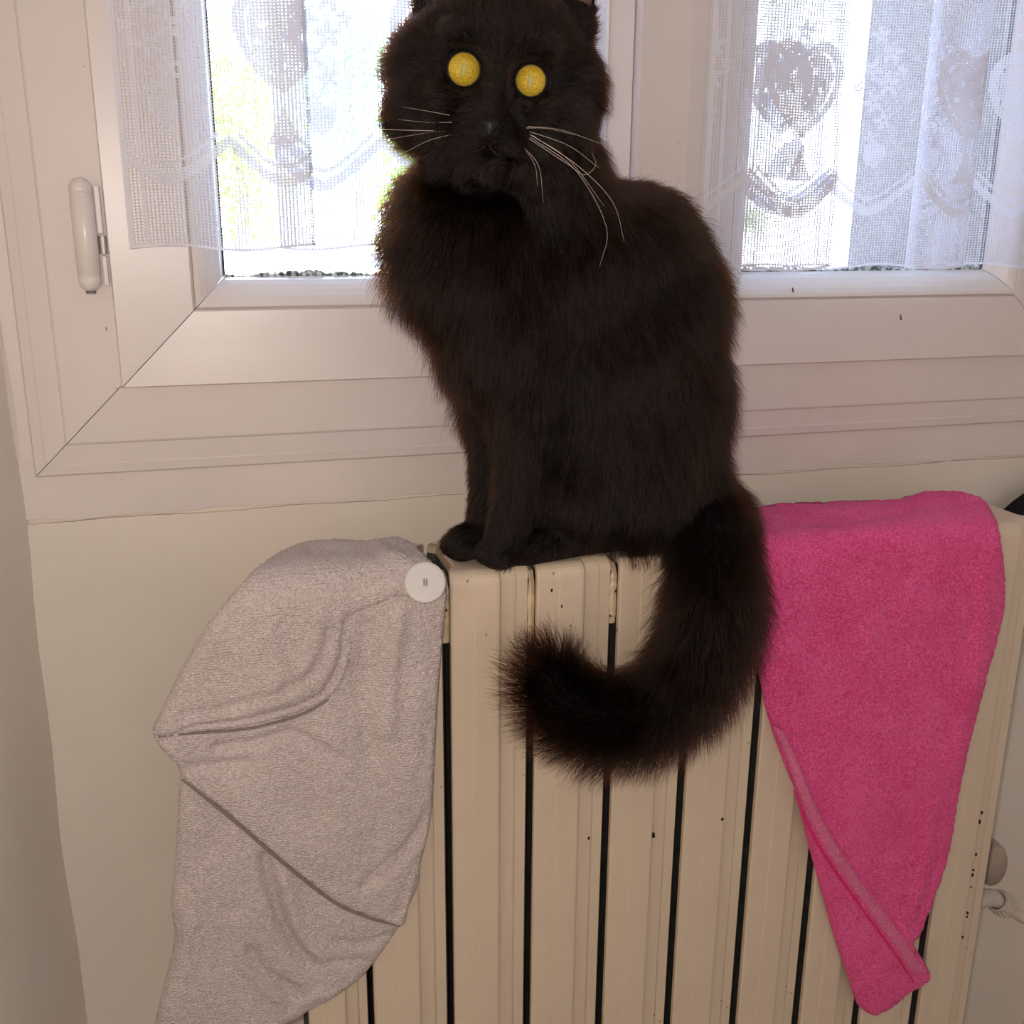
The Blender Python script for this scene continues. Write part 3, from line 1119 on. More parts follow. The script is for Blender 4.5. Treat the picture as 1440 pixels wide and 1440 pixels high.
def lace_pattern(U, V, width, phase):
    """density 0..1 of the lace; V = height above the hem, U = along the cloth"""
    D = np.zeros_like(U)
    half = 0.090
    uu = (U - phase) / half
    k = np.round(uu)
    f = uu - k                                # -0.5..0.5 around each peak
    heart = (k % 2 == 0)
    # scalloped garland, peaks at k, hanging between
    zg = 0.048 + 0.030 * (1 - np.abs(np.sin(np.pi * (f + 0.5)))) ** 0.8
    D = np.maximum(D, np.abs(V - zg) < 0.0042)
    D = np.maximum(D, (np.abs(V - zg - 0.0105) < 0.0015) & (np.abs(f) < 0.42))
    for row in range(8):
        v0 = 0.146 + row * 0.190
        flip = heart if row % 2 == 0 else ~heart
        x = f * half / 0.074
        y = (V - v0) / 0.074
        h = heart_f(x, y)
        h2 = heart_f(x * 1.26, y * 1.26)
        h3 = heart_f(x * 1.36, y * 1.36)
        inh = (h < 0) & flip
        ring = (h2 < 0) & (h3 > 0)
        D = np.where(inh, 1.0, D)
        D = np.where(inh & ring & (np.sin(U * 1900) > -0.4), 0.0, D)
        for (fx, fy, fr) in ((-0.16, 0.14, 0.07), (0.13, 0.20, 0.065), (0.0, -0.05, 0.075), (0.2, 0.0, 0.055), (-0.22, -0.02, 0.05), (0.03, -0.24, 0.05)):
            rr = np.hypot(x - fx, y - fy)
            th = np.arctan2(y - fy, x - fx)
            D = np.where(inh & (rr < 0.8 * fr * (0.66 + 0.34 * np.cos(5 * th))) & (rr > fr * 0.16), 0.0, D)
        # flower spray between the hearts
        spr = ~flip & (np.abs(V - v0) < 0.075)
        for (fx, fy, fr) in ((-0.05, 0.62, 0.13), (0.12, 0.44, 0.15), (-0.12, 0.26, 0.14), (0.10, 0.10, 0.15), (-0.08, -0.10, 0.14), (0.08, -0.30, 0.12), (-0.06, -0.50, 0.10), (0.26, 0.24, 0.09), (-0.28, 0.06, 0.09)):
            rr = np.hypot(x - fx, y - fy)
            th = np.arctan2(y - fy, x - fx) + fx * 9
            D = np.where(spr & (rr < fr * (0.66 + 0.34 * np.cos(5 * th))) & (rr > fr * 0.16), 1.0, D)
    # small hearts on the garland peaks under each spray, leaves under each heart
    hs = heart_f(f * half / 0.022, (V - 0.094) / 0.022)
    D = np.where((hs < 0) & ~heart, 1.0, D)
    tri = (np.abs(f * half) < (0.100 - V) * 0.5) & (V > 0.074) & (V < 0.100)
    D = np.where(tri & heart, 1.0, D)
    # corded hem and selvedges
    D = np.where(V < 0.0030, 0.9, D)
    ed = np.minimum(U, width - U)
    D = np.where((ed < 0.004) | ((ed > 0.012) & (ed < 0.0145)), 0.9, D)
    return D


def curtain(label, plan, z0, z1, phase, rod_y, sway=0.0):
    """plan = polyline (x, y) seen from above, folds included"""
    p = smooth_path(plan, 900)
    seg = np.linalg.norm(np.diff(p, axis=0), axis=1)
    s = np.concatenate([[0], np.cumsum(seg)])
    st = 0.0016
    nu = int(s[-1] / st) + 1
    U1 = np.linspace(0, s[-1], nu)
    X = np.interp(U1, s, p[:, 0])
    Y = np.interp(U1, s, p[:, 1])
    zs = [z0]
    while zs[-1] < z1:
        zs.append(zs[-1] + (0.0016 if zs[-1] < ZT + 0.56 else 0.004))
    Z1 = np.array(zs)
    nv = len(Z1)
    U, V = np.meshgrid(U1, Z1 - z0)
    D = lace_pattern(U, V, s[-1], phase)
    XX = np.repeat(X[None], nv, 0) + sway * V
    rel = np.clip(1 - V / 0.7, 0, 1)
    YY = rod_y + (np.repeat(Y[None], nv, 0) - rod_y) * (0.55 + 0.45 * rel)
    ZZ = np.repeat(Z1[:, None], nu, 1) + 0.0022 * np.sin(U * 55) * rel ** 3
    co = np.stack([XX, YY, ZZ], -1).reshape(-1, 3)
    idx = np.arange(nu * nv).reshape(nv, nu)
    q = np.stack([idx[:-1, :-1], idx[:-1, 1:], idx[1:, 1:], idx[1:, :-1]], -1).reshape(-1, 4)
    me = bpy.data.meshes.new('cloth')
    me.vertices.add(len(co))
    me.vertices.foreach_set('co', co.ravel())
    me.loops.add(q.size)
    me.loops.foreach_set('vertex_index', q.ravel())
    me.polygons.add(len(q))
    me.polygons.foreach_set('loop_start', np.arange(len(q)) * 4)
    me.update(calc_edges=True)
    a = me.attributes.new('dense', 'FLOAT', 'POINT')
    a.data.foreach_set('value', D.ravel().astype(np.float32))
    ul = me.uv_layers.new(name='cloth')
    uvs = np.stack([U.ravel(), V.ravel()], 1)[q.ravel()]
    ul.data.foreach_set('uv', uvs.ravel().astype(np.float32))
    root = tag(empty('lace_curtain', (float(p[:, 0].mean()), rod_y, z0)), label, 'curtain')
    link('cloth', me, M_lace, root, True)
    x0, x1 = p[:, 0].min() - 0.012, p[:, 0].max() + 0.012
    vs, fs = tube([(x0, rod_y, z1 - 0.004), (x1, rod_y, z1 - 0.004)], 0.004, 12)
    pydata('rod', vs, fs, M_bead, root, True)
    for xx in (x0 + 0.004, x1 - 0.004):
        bm = bmesh.new()
        add_box(bm, (xx - 0.003, rod_y, z1 - 0.008), (xx + 0.003, 0.131, z1))
        from_bm('rod_hook', bm, M_bead, root)
    return root


def cx_(px, py, Y=0.112):
    return P(px, py, Y)[0]


ya = 0.112
a0 = cx_(152, 20)
f0, f1 = cx_(389, 260), cx_(440, 260)
e1 = cx_(853, 60)
plan1 = [(a0, 0.106), (a0 + 0.02, 0.103), (a0 + 0.045, 0.108), (a0 + 0.07, 0.104), (a0 + 0.095, 0.110), (f0 - 0.010, 0.106), (f0 + 0.02, 0.102), (f1 - 0.002, 0.105), (f1, 0.108),
         (f1 - 0.004, 0.111), (f0 + 0.015, 0.113), (f0 + 0.003, 0.114), (f0, 0.1165), (f0 + 0.004, 0.119), (f1, 0.119), (f1 + 0.03, 0.114), (f1 + 0.07, 0.109), (f1 + 0.11, 0.115),
         (f1 + 0.15, 0.110), (f1 + 0.18, 0.116), (e1 - 0.03, 0.112), (e1, 0.115)]
curtain('white lace curtain with hearts hung over the casement that has the hinge', plan1, ZT + 0.236, ZT + 1.10, 0.122, ya)
b0_ = cx_(1001, 10)
g0, g1 = cx_(1047, 180), cx_(1176, 180)
h0, h1 = cx_(1300, 180), cx_(1374, 180)
plan2 = [(b0_, 0.108), (b0_ + 0.015, 0.105), (g0, 0.103), (g0 + 0.04, 0.100), (g1 - 0.003, 0.103), (g1, 0.106), (g1 - 0.004, 0.109), (g0 + 0.03, 0.111), (g0 + 0.003, 0.112),
         (g0, 0.114), (g0 + 0.004, 0.1165), (g1 - 0.02, 0.117), (g1 + 0.03, 0.112), (h0, 0.107), (h0 + 0.03, 0.104), (h1 - 0.003, 0.106), (h1, 0.109), (h1 - 0.004, 0.112),
         (h0 + 0.02, 0.114), (h0 + 0.003, 0.1145), (h0, 0.116), (h0 + 0.005, 0.118), (h1 + 0.006, 0.117), (h1 + 0.04, 0.108), (h1 + 0.08, 0.113), (h1 + 0.12, 0.107), (h1 + 0.15, 0.112)]
curtain('white lace curtain with hearts and flower sprays hung over the casement behind the pink towel', plan2, ZT + 0.218, ZT + 1.10, 0.084, ya)
#@@CAT
# ------------------------------------------------------------------ cat
def PV(px, py, Y):
    return Vector(P(px, py, Y))


cat = tag(empty('cat', PV(790, 790, 0.05)), 'long-haired black cat with yellow eyes sitting on the radiator, tail hanging down', 'cat')
bm = bmesh.new()


def ell(c, r, axes=None, seg=20):
    """ellipsoid: centre, radii, optional axes (three Vectors)"""
    res = bmesh.ops.create_icosphere(bm, subdivisions=3, radius=1.0)
    c = Vector(c)
    for v in res['verts']:
        q = Vector((v.co.x * r[0], v.co.y * r[1], v.co.z * r[2]))
        if axes:
            q = axes[0] * q.x + axes[1] * q.y + axes[2] * q.z
        v.co = c + q


def caps(pts, radii, n=18):
    """limb: closely spaced balls along a smooth path with tapering radius"""
    pp = smooth_path([tuple(p) for p in pts], n)
    rr = np.interp(np.linspace(0, 1, n), np.linspace(0, 1, len(radii)), radii)
    for p, r_ in zip(pp, rr):
        res = bmesh.ops.create_icosphere(bm, subdivisions=2, radius=float(r_))
        for v in res['verts']:
            v.co = v.co + Vector(p)
    return pp


PX = m2px(P(760, 400, 0.04))                 # metres per pixel near the body


def blob(px, py, Y, rx, rz, ry):
    ell(P(px, py, Y), (rx * PX, ry, rz * PX))


# trunk: upright sitting body seen three-quarter from its left side
blob(658, 345, 0.030, 98, 108, 0.058)         # chest
blob(700, 450, 0.032, 82, 110, 0.055)         # lower chest
blob(790, 370, 0.045, 130, 115, 0.066)        # shoulders
blob(880, 350, 0.055, 108, 92, 0.060)         # withers and upper back
blob(925, 430, 0.055, 92, 120, 0.064)         # back
blob(850, 500, 0.047, 135, 140, 0.072)        # ribs and belly
blob(930, 560, 0.052, 90, 130, 0.068)         # loin
blob(880, 660, 0.036, 112, 108, 0.066)        # near thigh
blob(950, 665, 0.055, 66, 100, 0.058)         # rump
blob(870, 600, 0.044, 122, 90, 0.070)         # flank
blob(820, 690, 0.030, 72, 82, 0.046)          # near knee
blob(850, 690, 0.078, 90, 80, 0.034)          # far thigh
blob(760, 280, 0.045, 92, 80, 0.060)          # neck base
# forelegs
caps([PV(735, 470, 0.012), PV(732, 600, 0.008), PV(724, 690, 0.008), PV(712, 748, 0.010)], [0.030, 0.0215, 0.0175, 0.0165])
caps([PV(690, 470, 0.050), PV(692, 600, 0.050), PV(688, 690, 0.048), PV(680, 738, 0.046)], [0.028, 0.0190, 0.0155, 0.0150])


def on_top(px, Y, z):                         # point above the radiator top at a pixel column
    p = P(px, 760, Y)
    return Vector((p[0], Y, ZT + z))


# paws: front pair, hind pair, toes as separate swellings
for (px, Y, dx, dy) in ((664, 0.044, -0.020, -0.012), (704, 0.016, -0.013, -0.010)):
    a = on_top(px + 14, Y, 0.0135)
    e_ = a + Vector((dx, dy, 0.0))
    caps([a + Vector((0.004, 0.004, 0.004)), a, e_], [0.0165, 0.0165, 0.0150], 8)
    side = Vector((-dy, dx, 0)).normalized()
    for t in (-1.5, -0.5, 0.5, 1.5):
        ell(e_ + side * t * 0.0072 + Vector((dx, dy, 0)).normalized() * (0.0085 - abs(t) * 0.0022) + Vector((0, 0, -0.003)), (0.0062, 0.0062, 0.0085))
hk = on_top(868, 0.026, 0.016)
ht = on_top(738, 0.0125, 0.0115)
caps([hk, (hk + ht) / 2, ht], [0.0165, 0.0150, 0.0145], 14)
for t in (-1.5, -0.5, 0.5, 1.5):
    ell(ht + Vector((-0.010 + abs(t) * 0.002, t * 0.0062, -0.002)), (0.0075, 0.0058, 0.0080))
ell(on_top(800, 0.062, 0.02), (0.045, 0.03, 0.022))
ell(on_top(880, 0.055, 0.03), (0.075, 0.045, 0.032))
ell(on_top(930, 0.046, 0.032), (0.060, 0.046, 0.034))
ell(on_top(880, 0.028, 0.020), (0.056, 0.028, 0.021))
ell(on_top(945, 0.028, 0.026), (0.050, 0.030, 0.028))
# tail: over the front edge, down and round to a raised tip
tail_pts = [PV(968, 690, 0.050), PV(1002, 728, 0.012), PV(1006, 790, -0.034), PV(1000, 870, -0.044), PV(972, 945, -0.047), PV(920, 996, -0.046), PV(850, 1010, -0.047), PV(792, 985, -0.047), PV(768, 945, -0.046)]
tail_path = caps(tail_pts, [0.030, 0.0285, 0.0275, 0.0270, 0.0255, 0.0235, 0.0215, 0.0185, 0.0130], 60)

# head frame: turned to the camera, rolled a little to its left
HC = np.array(P(697, 118, 0.012))
HS = m2px(HC)
roll = math.radians(9.0)
rr_, uu_ = CM[0], CM[1]
hxv = Vector(math.cos(roll) * rr_ - math.sin(roll) * uu_)
hzv = Vector(math.sin(roll) * rr_ + math.cos(roll) * uu_)
hyv = Vector((CP - HC) / np.linalg.norm(CP - HC))
hxv = (hxv - hyv * hxv.dot(hyv)).normalized()
hzv = hyv.cross(hxv) * -1
if hzv.z < 0:
    hzv = -hzv
HAX = (hxv, hyv, hzv)
HCV = Vector(HC)


def H(x, y, z):                               # head coordinates in millimetres: right, towards camera, up
    return HCV + (hxv * x + hyv * y + hzv * z) * 0.001


def hell(c, r):
    ell(H(*c), tuple(v * 0.001 for v in r), HAX)


hell((0, -6, 12), (58, 52, 56))                # skull
hell((0, 10, 20), (46, 38, 44))               # forehead
for s_ in (-1, 1):
    hell((32 * s_, 4, -18), (36, 34, 32))
    hell((24 * s_, 26, -30), (24, 22, 20))
    hell((42 * s_, -8, 4), (30, 30, 34))     # cheek
    hell((11.5 * s_, 46, -36), (14.5, 13, 11))  # whisker pad
    hell((20 * s_, 22, -44), (22, 22, 18))    # jaw
    hell((23 * s_, 36, 26), (17, 12, 9))      # brow
    hell((27 * s_, 36, -10), (17, 13, 10))    # cheek bone
    hell((42 * s_, -14, 42), (20, 13, 18))    # ear root
hell((0, 42, -30), (20, 20, 20))              # muzzle
hell((0, 38, -50), (20, 15, 12))              # chin
hell((0, 50, -26), (8.5, 9, 8))               # nose tip
for k in range(9):                            # bridge of the nose
    t = k / 8
    hell((0, 36 + 13 * t, 24 - 48 * t), (11 - 2.5 * t, 11, 10))
caps([H(0, -18, -8), PV(735, 230, 0.030), PV(770, 310, 0.045)], [0.048, 0.050, 0.054], 14)
# ears: concave leaves, merged into the body
EARS = []
for s_ in (-1, 1):
    base_in, base_out, tip = np.array((24.0 * s_, -8, 52)), np.array((60.0 * s_, -14, 24)), np.array((63.0 * s_, -16, 122))
    EARS.append((s_, base_in, base_out, tip))
    for i in range(13):
        t = i / 12
        for j in range(9):
            w = j / 8
            a_ = base_in * (1 - w) + base_out * w
            tt = t * (1 - 0.10 * math.sin(math.pi * w))
            q = a_ * (1 - tt) + tip * tt
            q = q + np.array((0, -13.0 * math.sin(math.pi * w) * (1 - t) ** 0.7, 0))
            res = bmesh.ops.create_icosphere(bm, subdivisions=1, radius=0.0036 - 0.0012 * t)
            pos = H(*q)
            for v in res['verts']:
                v.co = v.co + pos

me = bpy.data.meshes.new('body')
bm.to_mesh(me)
bm.free()
tmp = bpy.data.objects.new('tmp', me)
col.objects.link(tmp)
md = tmp.modifiers.new('r', 'REMESH')
md.mode = 'VOXEL'
md.voxel_size = 0.0026
md2 = tmp.modifiers.new('s', 'SMOOTH')
md2.factor = 0.5
md2.iterations = 9
dg = bpy.context.evaluated_depsgraph_get()
ev = tmp.evaluated_get(dg)
body_me = bpy.data.meshes.new_from_object(ev)
bpy.data.objects.remove(tmp)
nV = len(body_me.vertices)
V = np.empty(nV * 3)
body_me.vertices.foreach_get('co', V)
V = V.reshape(-1, 3)

# even out the trunk so that the muscles flow into each other (head, legs, paws and tail keep their form)
ne = len(body_me.edges)
E_ = np.empty(ne * 2, np.int32)
body_me.edges.foreach_get('vertices', E_)
E_ = E_.reshape(-1, 2)
deg = np.bincount(E_.ravel(), minlength=nV).astype(float)
pp_, _ = proj(V)
wt = np.clip((np.linalg.norm(V - HC, axis=1) - 0.085) / 0.03, 0, 1)
wt *= np.clip((V[:, 2] - ZT - 0.045) / 0.035, 0, 1)
wt *= np.clip(np.maximum(pp_[:, 0] - 745, 560 - pp_[:, 1]) / 25.0, 0, 1)
dtail = np.sqrt(((V[:, None, :] - np.array(tail_path)[None, 14::3, :]) ** 2).sum(-1)).min(1)
wt *= np.clip((dtail - 0.03) / 0.02, 0, 1)
for _ in range(130):
    acc = np.zeros_like(V)
    for k in range(3):
        acc[:, k] = np.bincount(E_[:, 0], V[E_[:, 1], k], nV) + np.bincount(E_[:, 1], V[E_[:, 0], k], nV)
    V = V + (0.6 * wt)[:, None] * (acc / deg[:, None] - V)

# press the eye sockets in
EYES = []
for (epx, epy, er) in ((652.5, 97.5, 0.0117), (746.5, 113.5, 0.0111)):
    side = -1 if epx < 700 else 1
    v0 = np.array(H(0, 41, 0)) 
    d = ray(epx, epy)
    d = d / np.linalg.norm(d)
    n_ = np.array(hyv)
    t = ((v0 - CP) @ n_) / (d @ n_)
    surf = CP + t * d                         # front of the cornea
    c = surf + d * er
    EYES.append((c, er, d))
    lat = V - c
    along = lat @ d
    perp = np.linalg.norm(lat - along[:, None] * d, axis=1)
    hole = er * 1.02
    k = (perp < hole * 1.35) & (along < er * 0.9) & (along > -0.05)
    want = np.where(perp < hole, -0.15 * er, -er * 0.15 - (perp - hole) / (0.35 * hole) * er * 0.75)
    mv = k & (along < want)
    V[mv] += (want - along)[mv, None] * d
V[:, 2] = np.where((V[:, 2] < ZT) & (V[:, 1] > 0.0), ZT + 0.0004, V[:, 2])
body_me.vertices.foreach_set('co', V.ravel())
body_me.update()
M_skin = plain('black_skin', (0.010, 0.008, 0.008), 0.75, spec=0.15)
body_me.materials.clear()
body = link('body', body_me, M_skin, cat, True)
body.name = 'body'

# ---- eyes
M_eye, nt, b = new_mat('yellow_cat_eye')
tc = N(nt, 'ShaderNodeTexCoord')
sx = N(nt, 'ShaderNodeSeparateXYZ')
L(nt, tc.outputs['Object'], sx.inputs[0])
ex = math_n(nt, 'ABSOLUTE', sx.outputs[0])
ez = math_n(nt, 'ABSOLUTE', sx.outputs[2])
rad = math_n(nt, 'SQRT', math_n(nt, 'ADD', math_n(nt, 'MULTIPLY', sx.outputs[0], sx.outputs[0]), math_n(nt, 'MULTIPLY', sx.outputs[2], sx.outputs[2])))
# slit: |x| / (a (1 - (z/h)^2)) with fine rim
zz = math_n(nt, 'DIVIDE', sx.outputs[2], 0.42)
sl = math_n(nt, 'DIVIDE', ex, math_n(nt, 'MAXIMUM', math_n(nt, 'MULTIPLY', math_n(nt, 'SUBTRACT', 1.0, math_n(nt, 'MULTIPLY', zz, zz)), 0.115), 0.0001))
mp = N(nt, 'ShaderNodeMapping')
L(nt, tc.outputs['Object'], mp.inputs[0])
nz1 = noise(nt, 9, 6, 0.75, mp.outputs[0])
iris = ramp(nt, nz1, [(0.36, (0.38, 0.22, 0.014)), (0.5, (0.58, 0.39, 0.035)), (0.66, (0.74, 0.54, 0.08))])
edge = ramp(nt, rad, [(0.84, (1, 1, 1)), (0.91, (0.28, 0.18, 0.07)), (0.95, (0.01, 0.008, 0.008))])
mul = N(nt, 'ShaderNodeMix', data_type='RGBA', blend_type='MULTIPLY')
mul.inputs[0].default_value = 1.0
L(nt, iris, mul.inputs[6])
L(nt, edge, mul.inputs[7])
slc = ramp(nt, sl, [(0.62, (0.42, 0.46, 0.14)), (0.80, (0.16, 0.11, 0.02)), (1.0, (1, 1, 1))])  # pupil coloured pale green: the flash's reflection painted in, with a dark outline
slm = ramp(nt, sl, [(0.90, (1, 1, 1)), (1.0, (0, 0, 0))])
mx = N(nt, 'ShaderNodeMix', data_type='RGBA')
L(nt, slm, mx.inputs[0])
L(nt, mul.outputs[2], mx.inputs[6])
L(nt, slc, mx.inputs[7])
L(nt, mx.outputs[2], b.inputs['Base Color'])
b.inputs['Roughness'].default_value = 0.6
b.inputs['Specular IOR Level'].default_value = 0.0
b.inputs['Coat Weight'].default_value = 1.0
b.inputs['Coat Roughness'].default_value = 0.02
b.inputs['Subsurface Weight'].default_value = 0.0
M_lid = plain('eyelid_rim', (0.010, 0.007, 0.006), 0.6, spec=0.2)
for (c, er, d) in EYES:
    bmx = bmesh.new()
    bmesh.ops.create_uvsphere(bmx, u_segments=40, v_segments=28, radius=1.0)
    mesh = bpy.data.meshes.new('eye')
    for vv in bmx.verts:
        vv.co.y *= 0.80
    bmx.to_mesh(mesh)
    bmx.free()
    o = bpy.data.objects.new('eye', mesh)
    col.objects.link(o)
    mesh.materials.append(M_eye)
    mesh.polygons.foreach_set('use_smooth', [True] * len(mesh.polygons))
    fv = Vector(-d)
    xv = (hxv - fv * hxv.dot(fv)).normalized()
    zv = xv.cross(-fv).normalized()
    if zv.z < 0:
        zv = -zv
    o.matrix_world = Matrix(((xv.x * er, -fv.x * er, zv.x * er, c[0]), (xv.y * er, -fv.y * er, zv.y * er, c[1]), (xv.z * er, -fv.z * er, zv.z * er, c[2]), (0, 0, 0, 1)))
    mw = o.matrix_world.copy()
    o.parent = cat
    o.matrix_parent_inverse = cat.matrix_basis.inverted()
    o.matrix_basis = mw
    ring = []
    for a in np.linspace(0, 2 * math.pi, 45):
        rad_ = er * 0.90
        ring.append(Vector(c) + fv * er * 0.34 + (xv * math.cos(a) + zv * math.sin(a)) * rad_ * (1 + 0.03 * math.cos(2 * a)))
    vs, fs = tube(ring, 0.0010, 8, False)
    adopt(pydata('eyelid', vs, fs, M_lid, None, True), cat)

# ---- nose leather, mouth line, inner ears
M_nose = plain('black_nose', (0.012, 0.010, 0.010), 0.5, spec=0.3)
vs, fs = [], []
nn = 16
for j in range(9):
    t = j / 8
    for i in range(nn):
        w = i / (nn - 1) * 2 - 1
        half = 5.6 * (1 - t ** 1.6) + 0.8
        vs.append(H(w * half, 62.6 - 5.0 * w * w - 3.0 * (t - 0.35) ** 2, -22.5 - 8.5 * t + 1.0 * w * w * (1 - t)))
for j in range(8):
    for i in range(nn - 1):
        a = j * nn + i
        fs.append((a, a + 1, a + nn + 1, a + nn))
o = pydata('nose', vs, fs, M_nose, cat, True)
sm = o.modifiers.new('solid', 'SOLIDIFY')
sm.thickness = 0.001
for s_ in (-1, 1):
    vs, fs = tube(smooth_path([H(0, 60, -31), H(0, 59.5, -35), H(4 * s_, 60, -40), H(11 * s_, 57, -42), H(18 * s_, 50, -39)], 14), 0.0007, 6)
    pydata('mouth_line', vs, fs, M_nose, cat, True)
M_ear = paint('ear_skin', (0.11, 0.06, 0.052), 0.6, 0.25, 60)
for (s_, bi, bo, tip) in EARS:
    vs, fs = [], []
    for i in range(11):
        t = 0.06 + 0.80 * i / 10
        for j in range(9):
            w = 0.16 + 0.68 * j / 8
            a_ = bi * (1 - w) + bo * w
            tt = t * (1 - 0.10 * math.sin(math.pi * w))
            q = a_ * (1 - tt) + tip * tt
            q = q + np.array((0, -13.0 * math.sin(math.pi * w) * (1 - t) ** 0.7 + 4.6, 0))
            vs.append(H(*q))
    for i in range(10):
        for j in range(8):
            a = i * 9 + j
            fs.append((a, a + 1, a + 10, a + 9))
    pydata('inner_ear', vs, fs, M_ear, cat, True)

# ---- whiskers
M_wh = plain('whisker_hair', (0.62, 0.50, 0.44), 0.35)
WH = [[(610, 184), (540, 182), (470, 178)], [(635, 172), (600, 172), (560, 168)], [(640, 183), (600, 187), (545, 196)], [(645, 187), (605, 197), (570, 214)],
      [(648, 190), (620, 205), (595, 222)], [(652, 197), (640, 215), (634, 232)], [(632, 162), (600, 156), (565, 150)],
      [(742, 178), (790, 183), (850, 204)], [(745, 185), (800, 205), (842, 236)], [(745, 189), (800, 225), (850, 290)], [(746, 193), (810, 240), (853, 320), (843, 376)],
      [(744, 195), (800, 232), (822, 246), (838, 232), (832, 214)], [(738, 208), (758, 235), (764, 285)], [(735, 205), (752, 232), (756, 262)], [(748, 190), (815, 235), (862, 285), (878, 340)],
      [(740, 180), (770, 181), (810, 190)]]
for k, w in enumerate(WH):
    pts = []
    n_ = len(w)
    for i, (x, y) in enumerate(w):
        t = i / (n_ - 1)
        yoff = 52 - 14 * t if k not in (3, 8, 9, 10, 11, 12, 13, 14) else 52 + 8 * t
        v0 = np.array(H(0, yoff, 0))
        d = ray(x, y)
        d = d / np.linalg.norm(d)
        n2 = np.array(hyv)
        pts.append(CP + ((v0 - CP) @ n2) / (d @ n2) * d)
    pp = smooth_path(pts, 16)
    vs, fs = tube(pp, np.linspace(0.00017, 0.00006, 16), 5)
    pydata('whisker', vs, fs, M_wh, cat, True)

# ---- fur: strands grown from the body, combed by control points
tri = np.array([], int)
body_me.calc_loop_triangles()
tri = np.empty(len(body_me.loop_triangles) * 3, np.int32)
body_me.loop_triangles.foreach_get('vertices', tri)
tri = tri.reshape(-1, 3)
A, B, Cc = V[tri[:, 0]], V[tri[:, 1]], V[tri[:, 2]]
fn = np.cross(B - A, Cc - A)
area = np.linalg.norm(fn, axis=1) / 2
fn = fn / np.maximum(np.linalg.norm(fn, axis=1), 1e-12)[:, None]
vn = np.empty(nV * 3)
body_me.vertices.foreach_get('normal', vn)
vn = vn.reshape(-1, 3)

# comb control points: px, py, Y, direction (right, up, towards camera), length mm, lift 0..1
COMB = [
    # face
    (697, 183, -0.04, (0, 0.3, 0.3), 1.6, 0.25), (697, 130, -0.03, (0, 1, 0), 3.0, 0.18), (697, 60, -0.02, (0, 1, 0), 6.5, 0.25), (697, 5, 0.0, (0, 1, -0.4), 9, 0.3),
    (652, 130, -0.03, (-1, -0.3, 0), 5, 0.22), (742, 145, -0.03, (1, -0.3, 0), 5, 0.22), (650, 62, -0.02, (-0.5, 1, 0), 6, 0.25), (748, 75, -0.02, (0.5, 1, 0), 6, 0.25),
    (672, 198, -0.035, (-1, -0.5, 0.1), 3.5, 0.3), (715, 200, -0.035, (1, -0.5, 0.1), 3.5, 0.3), (693, 228, -0.02, (0, -1, 0.1), 14, 0.35),
    (600, 130, 0.0, (-1, -0.25, 0), 22, 0.55), (580, 90, 0.01, (-1, -0.05, 0), 20, 0.58), (600, 185, 0.0, (-0.9, -0.6, 0), 28, 0.50), (800, 150, 0.0, (0.8, -0.5, 0), 17, 0.42),
    (800, 190, 0.0, (0.7, -0.8, 0), 24, 0.38), (808, 100, 0.01, (0.6, 0.1, 0), 9, 0.35), (620, 215, 0.0, (-0.7, -1, 0), 30, 0.35), (780, 225, 0.0, (0.4, -1, 0), 30, 0.35),
    (600, 20, 0.02, (0, 1, 0), 5, 0.2), (795, 25, 0.02, (0, 1, 0), 5, 0.2), (595, -60, 0.02, (0, 1, 0), 4, 0.2), (820, -60, 0.02, (0, 1, 0), 4, 0.2),
    # ruff and chest
    (590, 270, 0.03, (-1, -0.5, 0), 36, 0.55), (575, 340, 0.03, (-1, -0.6, 0), 36, 0.58), (600, 410, 0.03, (-0.7, -1, 0), 34, 0.40), (635, 480, 0.03, (-0.5, -1, 0), 34, 0.34),
    (670, 300, -0.02, (-0.3, -1, 0.1), 34, 0.25), (680, 400, -0.02, (-0.15, -1, 0.1), 34, 0.22), (690, 500, -0.01, (-0.1, -1, 0), 28, 0.2), (655, 545, 0.04, (-0.35, -1, 0), 34, 0.28),
    (760, 320, -0.02, (0.1, -1, 0), 28, 0.2), (780, 450, -0.02, (0.1, -1, 0), 24, 0.2),
    # back and flanks
    (870, 265, 0.05, (0.8, 0.2, 0), 15, 0.32), (960, 310, 0.05, (0.8, -0.8, 0), 20, 0.36), (1010, 430, 0.05, (0.5, -1, 0), 24, 0.42), (1015, 560, 0.05, (0.35, -1, 0), 24, 0.42), (1005, 680, 0.05, (0.25, -1, 0), 18, 0.3),
    (880, 380, -0.01, (0.4, -1, 0), 20, 0.2), (880, 520, -0.02, (0.2, -1, 0), 20, 0.2), (880, 650, -0.03, (0.05, -1, 0), 16, 0.2), (800, 680, -0.01, (-0.1, -1, 0), 12, 0.2), (930, 760, -0.01, (0.1, -1, 0), 26, 0.3),
    # legs and paws
    (722, 640, 0.0, (-0.05, -1, 0), 8, 0.22), (685, 640, 0.04, (-0.3, -1, 0), 10, 0.25), (715, 735, 0.0, (-0.2, -1, 0), 6, 0.25), (655, 755, 0.03, (-0.8, -0.3, 0.2), 5.5, 0.3),
    (740, 785, 0.0, (-1, -0.2, 0), 5, 0.25), (820, 780, 0.0, (-0.4, -1, 0), 8, 0.2), (890, 790, 0.0, (0.1, -1, 0), 22, 0.35),
]
cpos = np.array([P(a, b_, c) for a, b_, c, *_ in COMB])
cdir = np.array([d[3][0] * CM[0] + d[3][1] * CM[1] - d[3][2] * CM[2] for d in COMB])
cdir /= np.linalg.norm(cdir, axis=1)[:, None]
clen = np.array([d[4] * (1.22 if d[4] > 14 else 1.0) for d in COMB]) * 0.001
clift = np.array([d[5] for d in COMB])
tpath = np.array(tail_path)
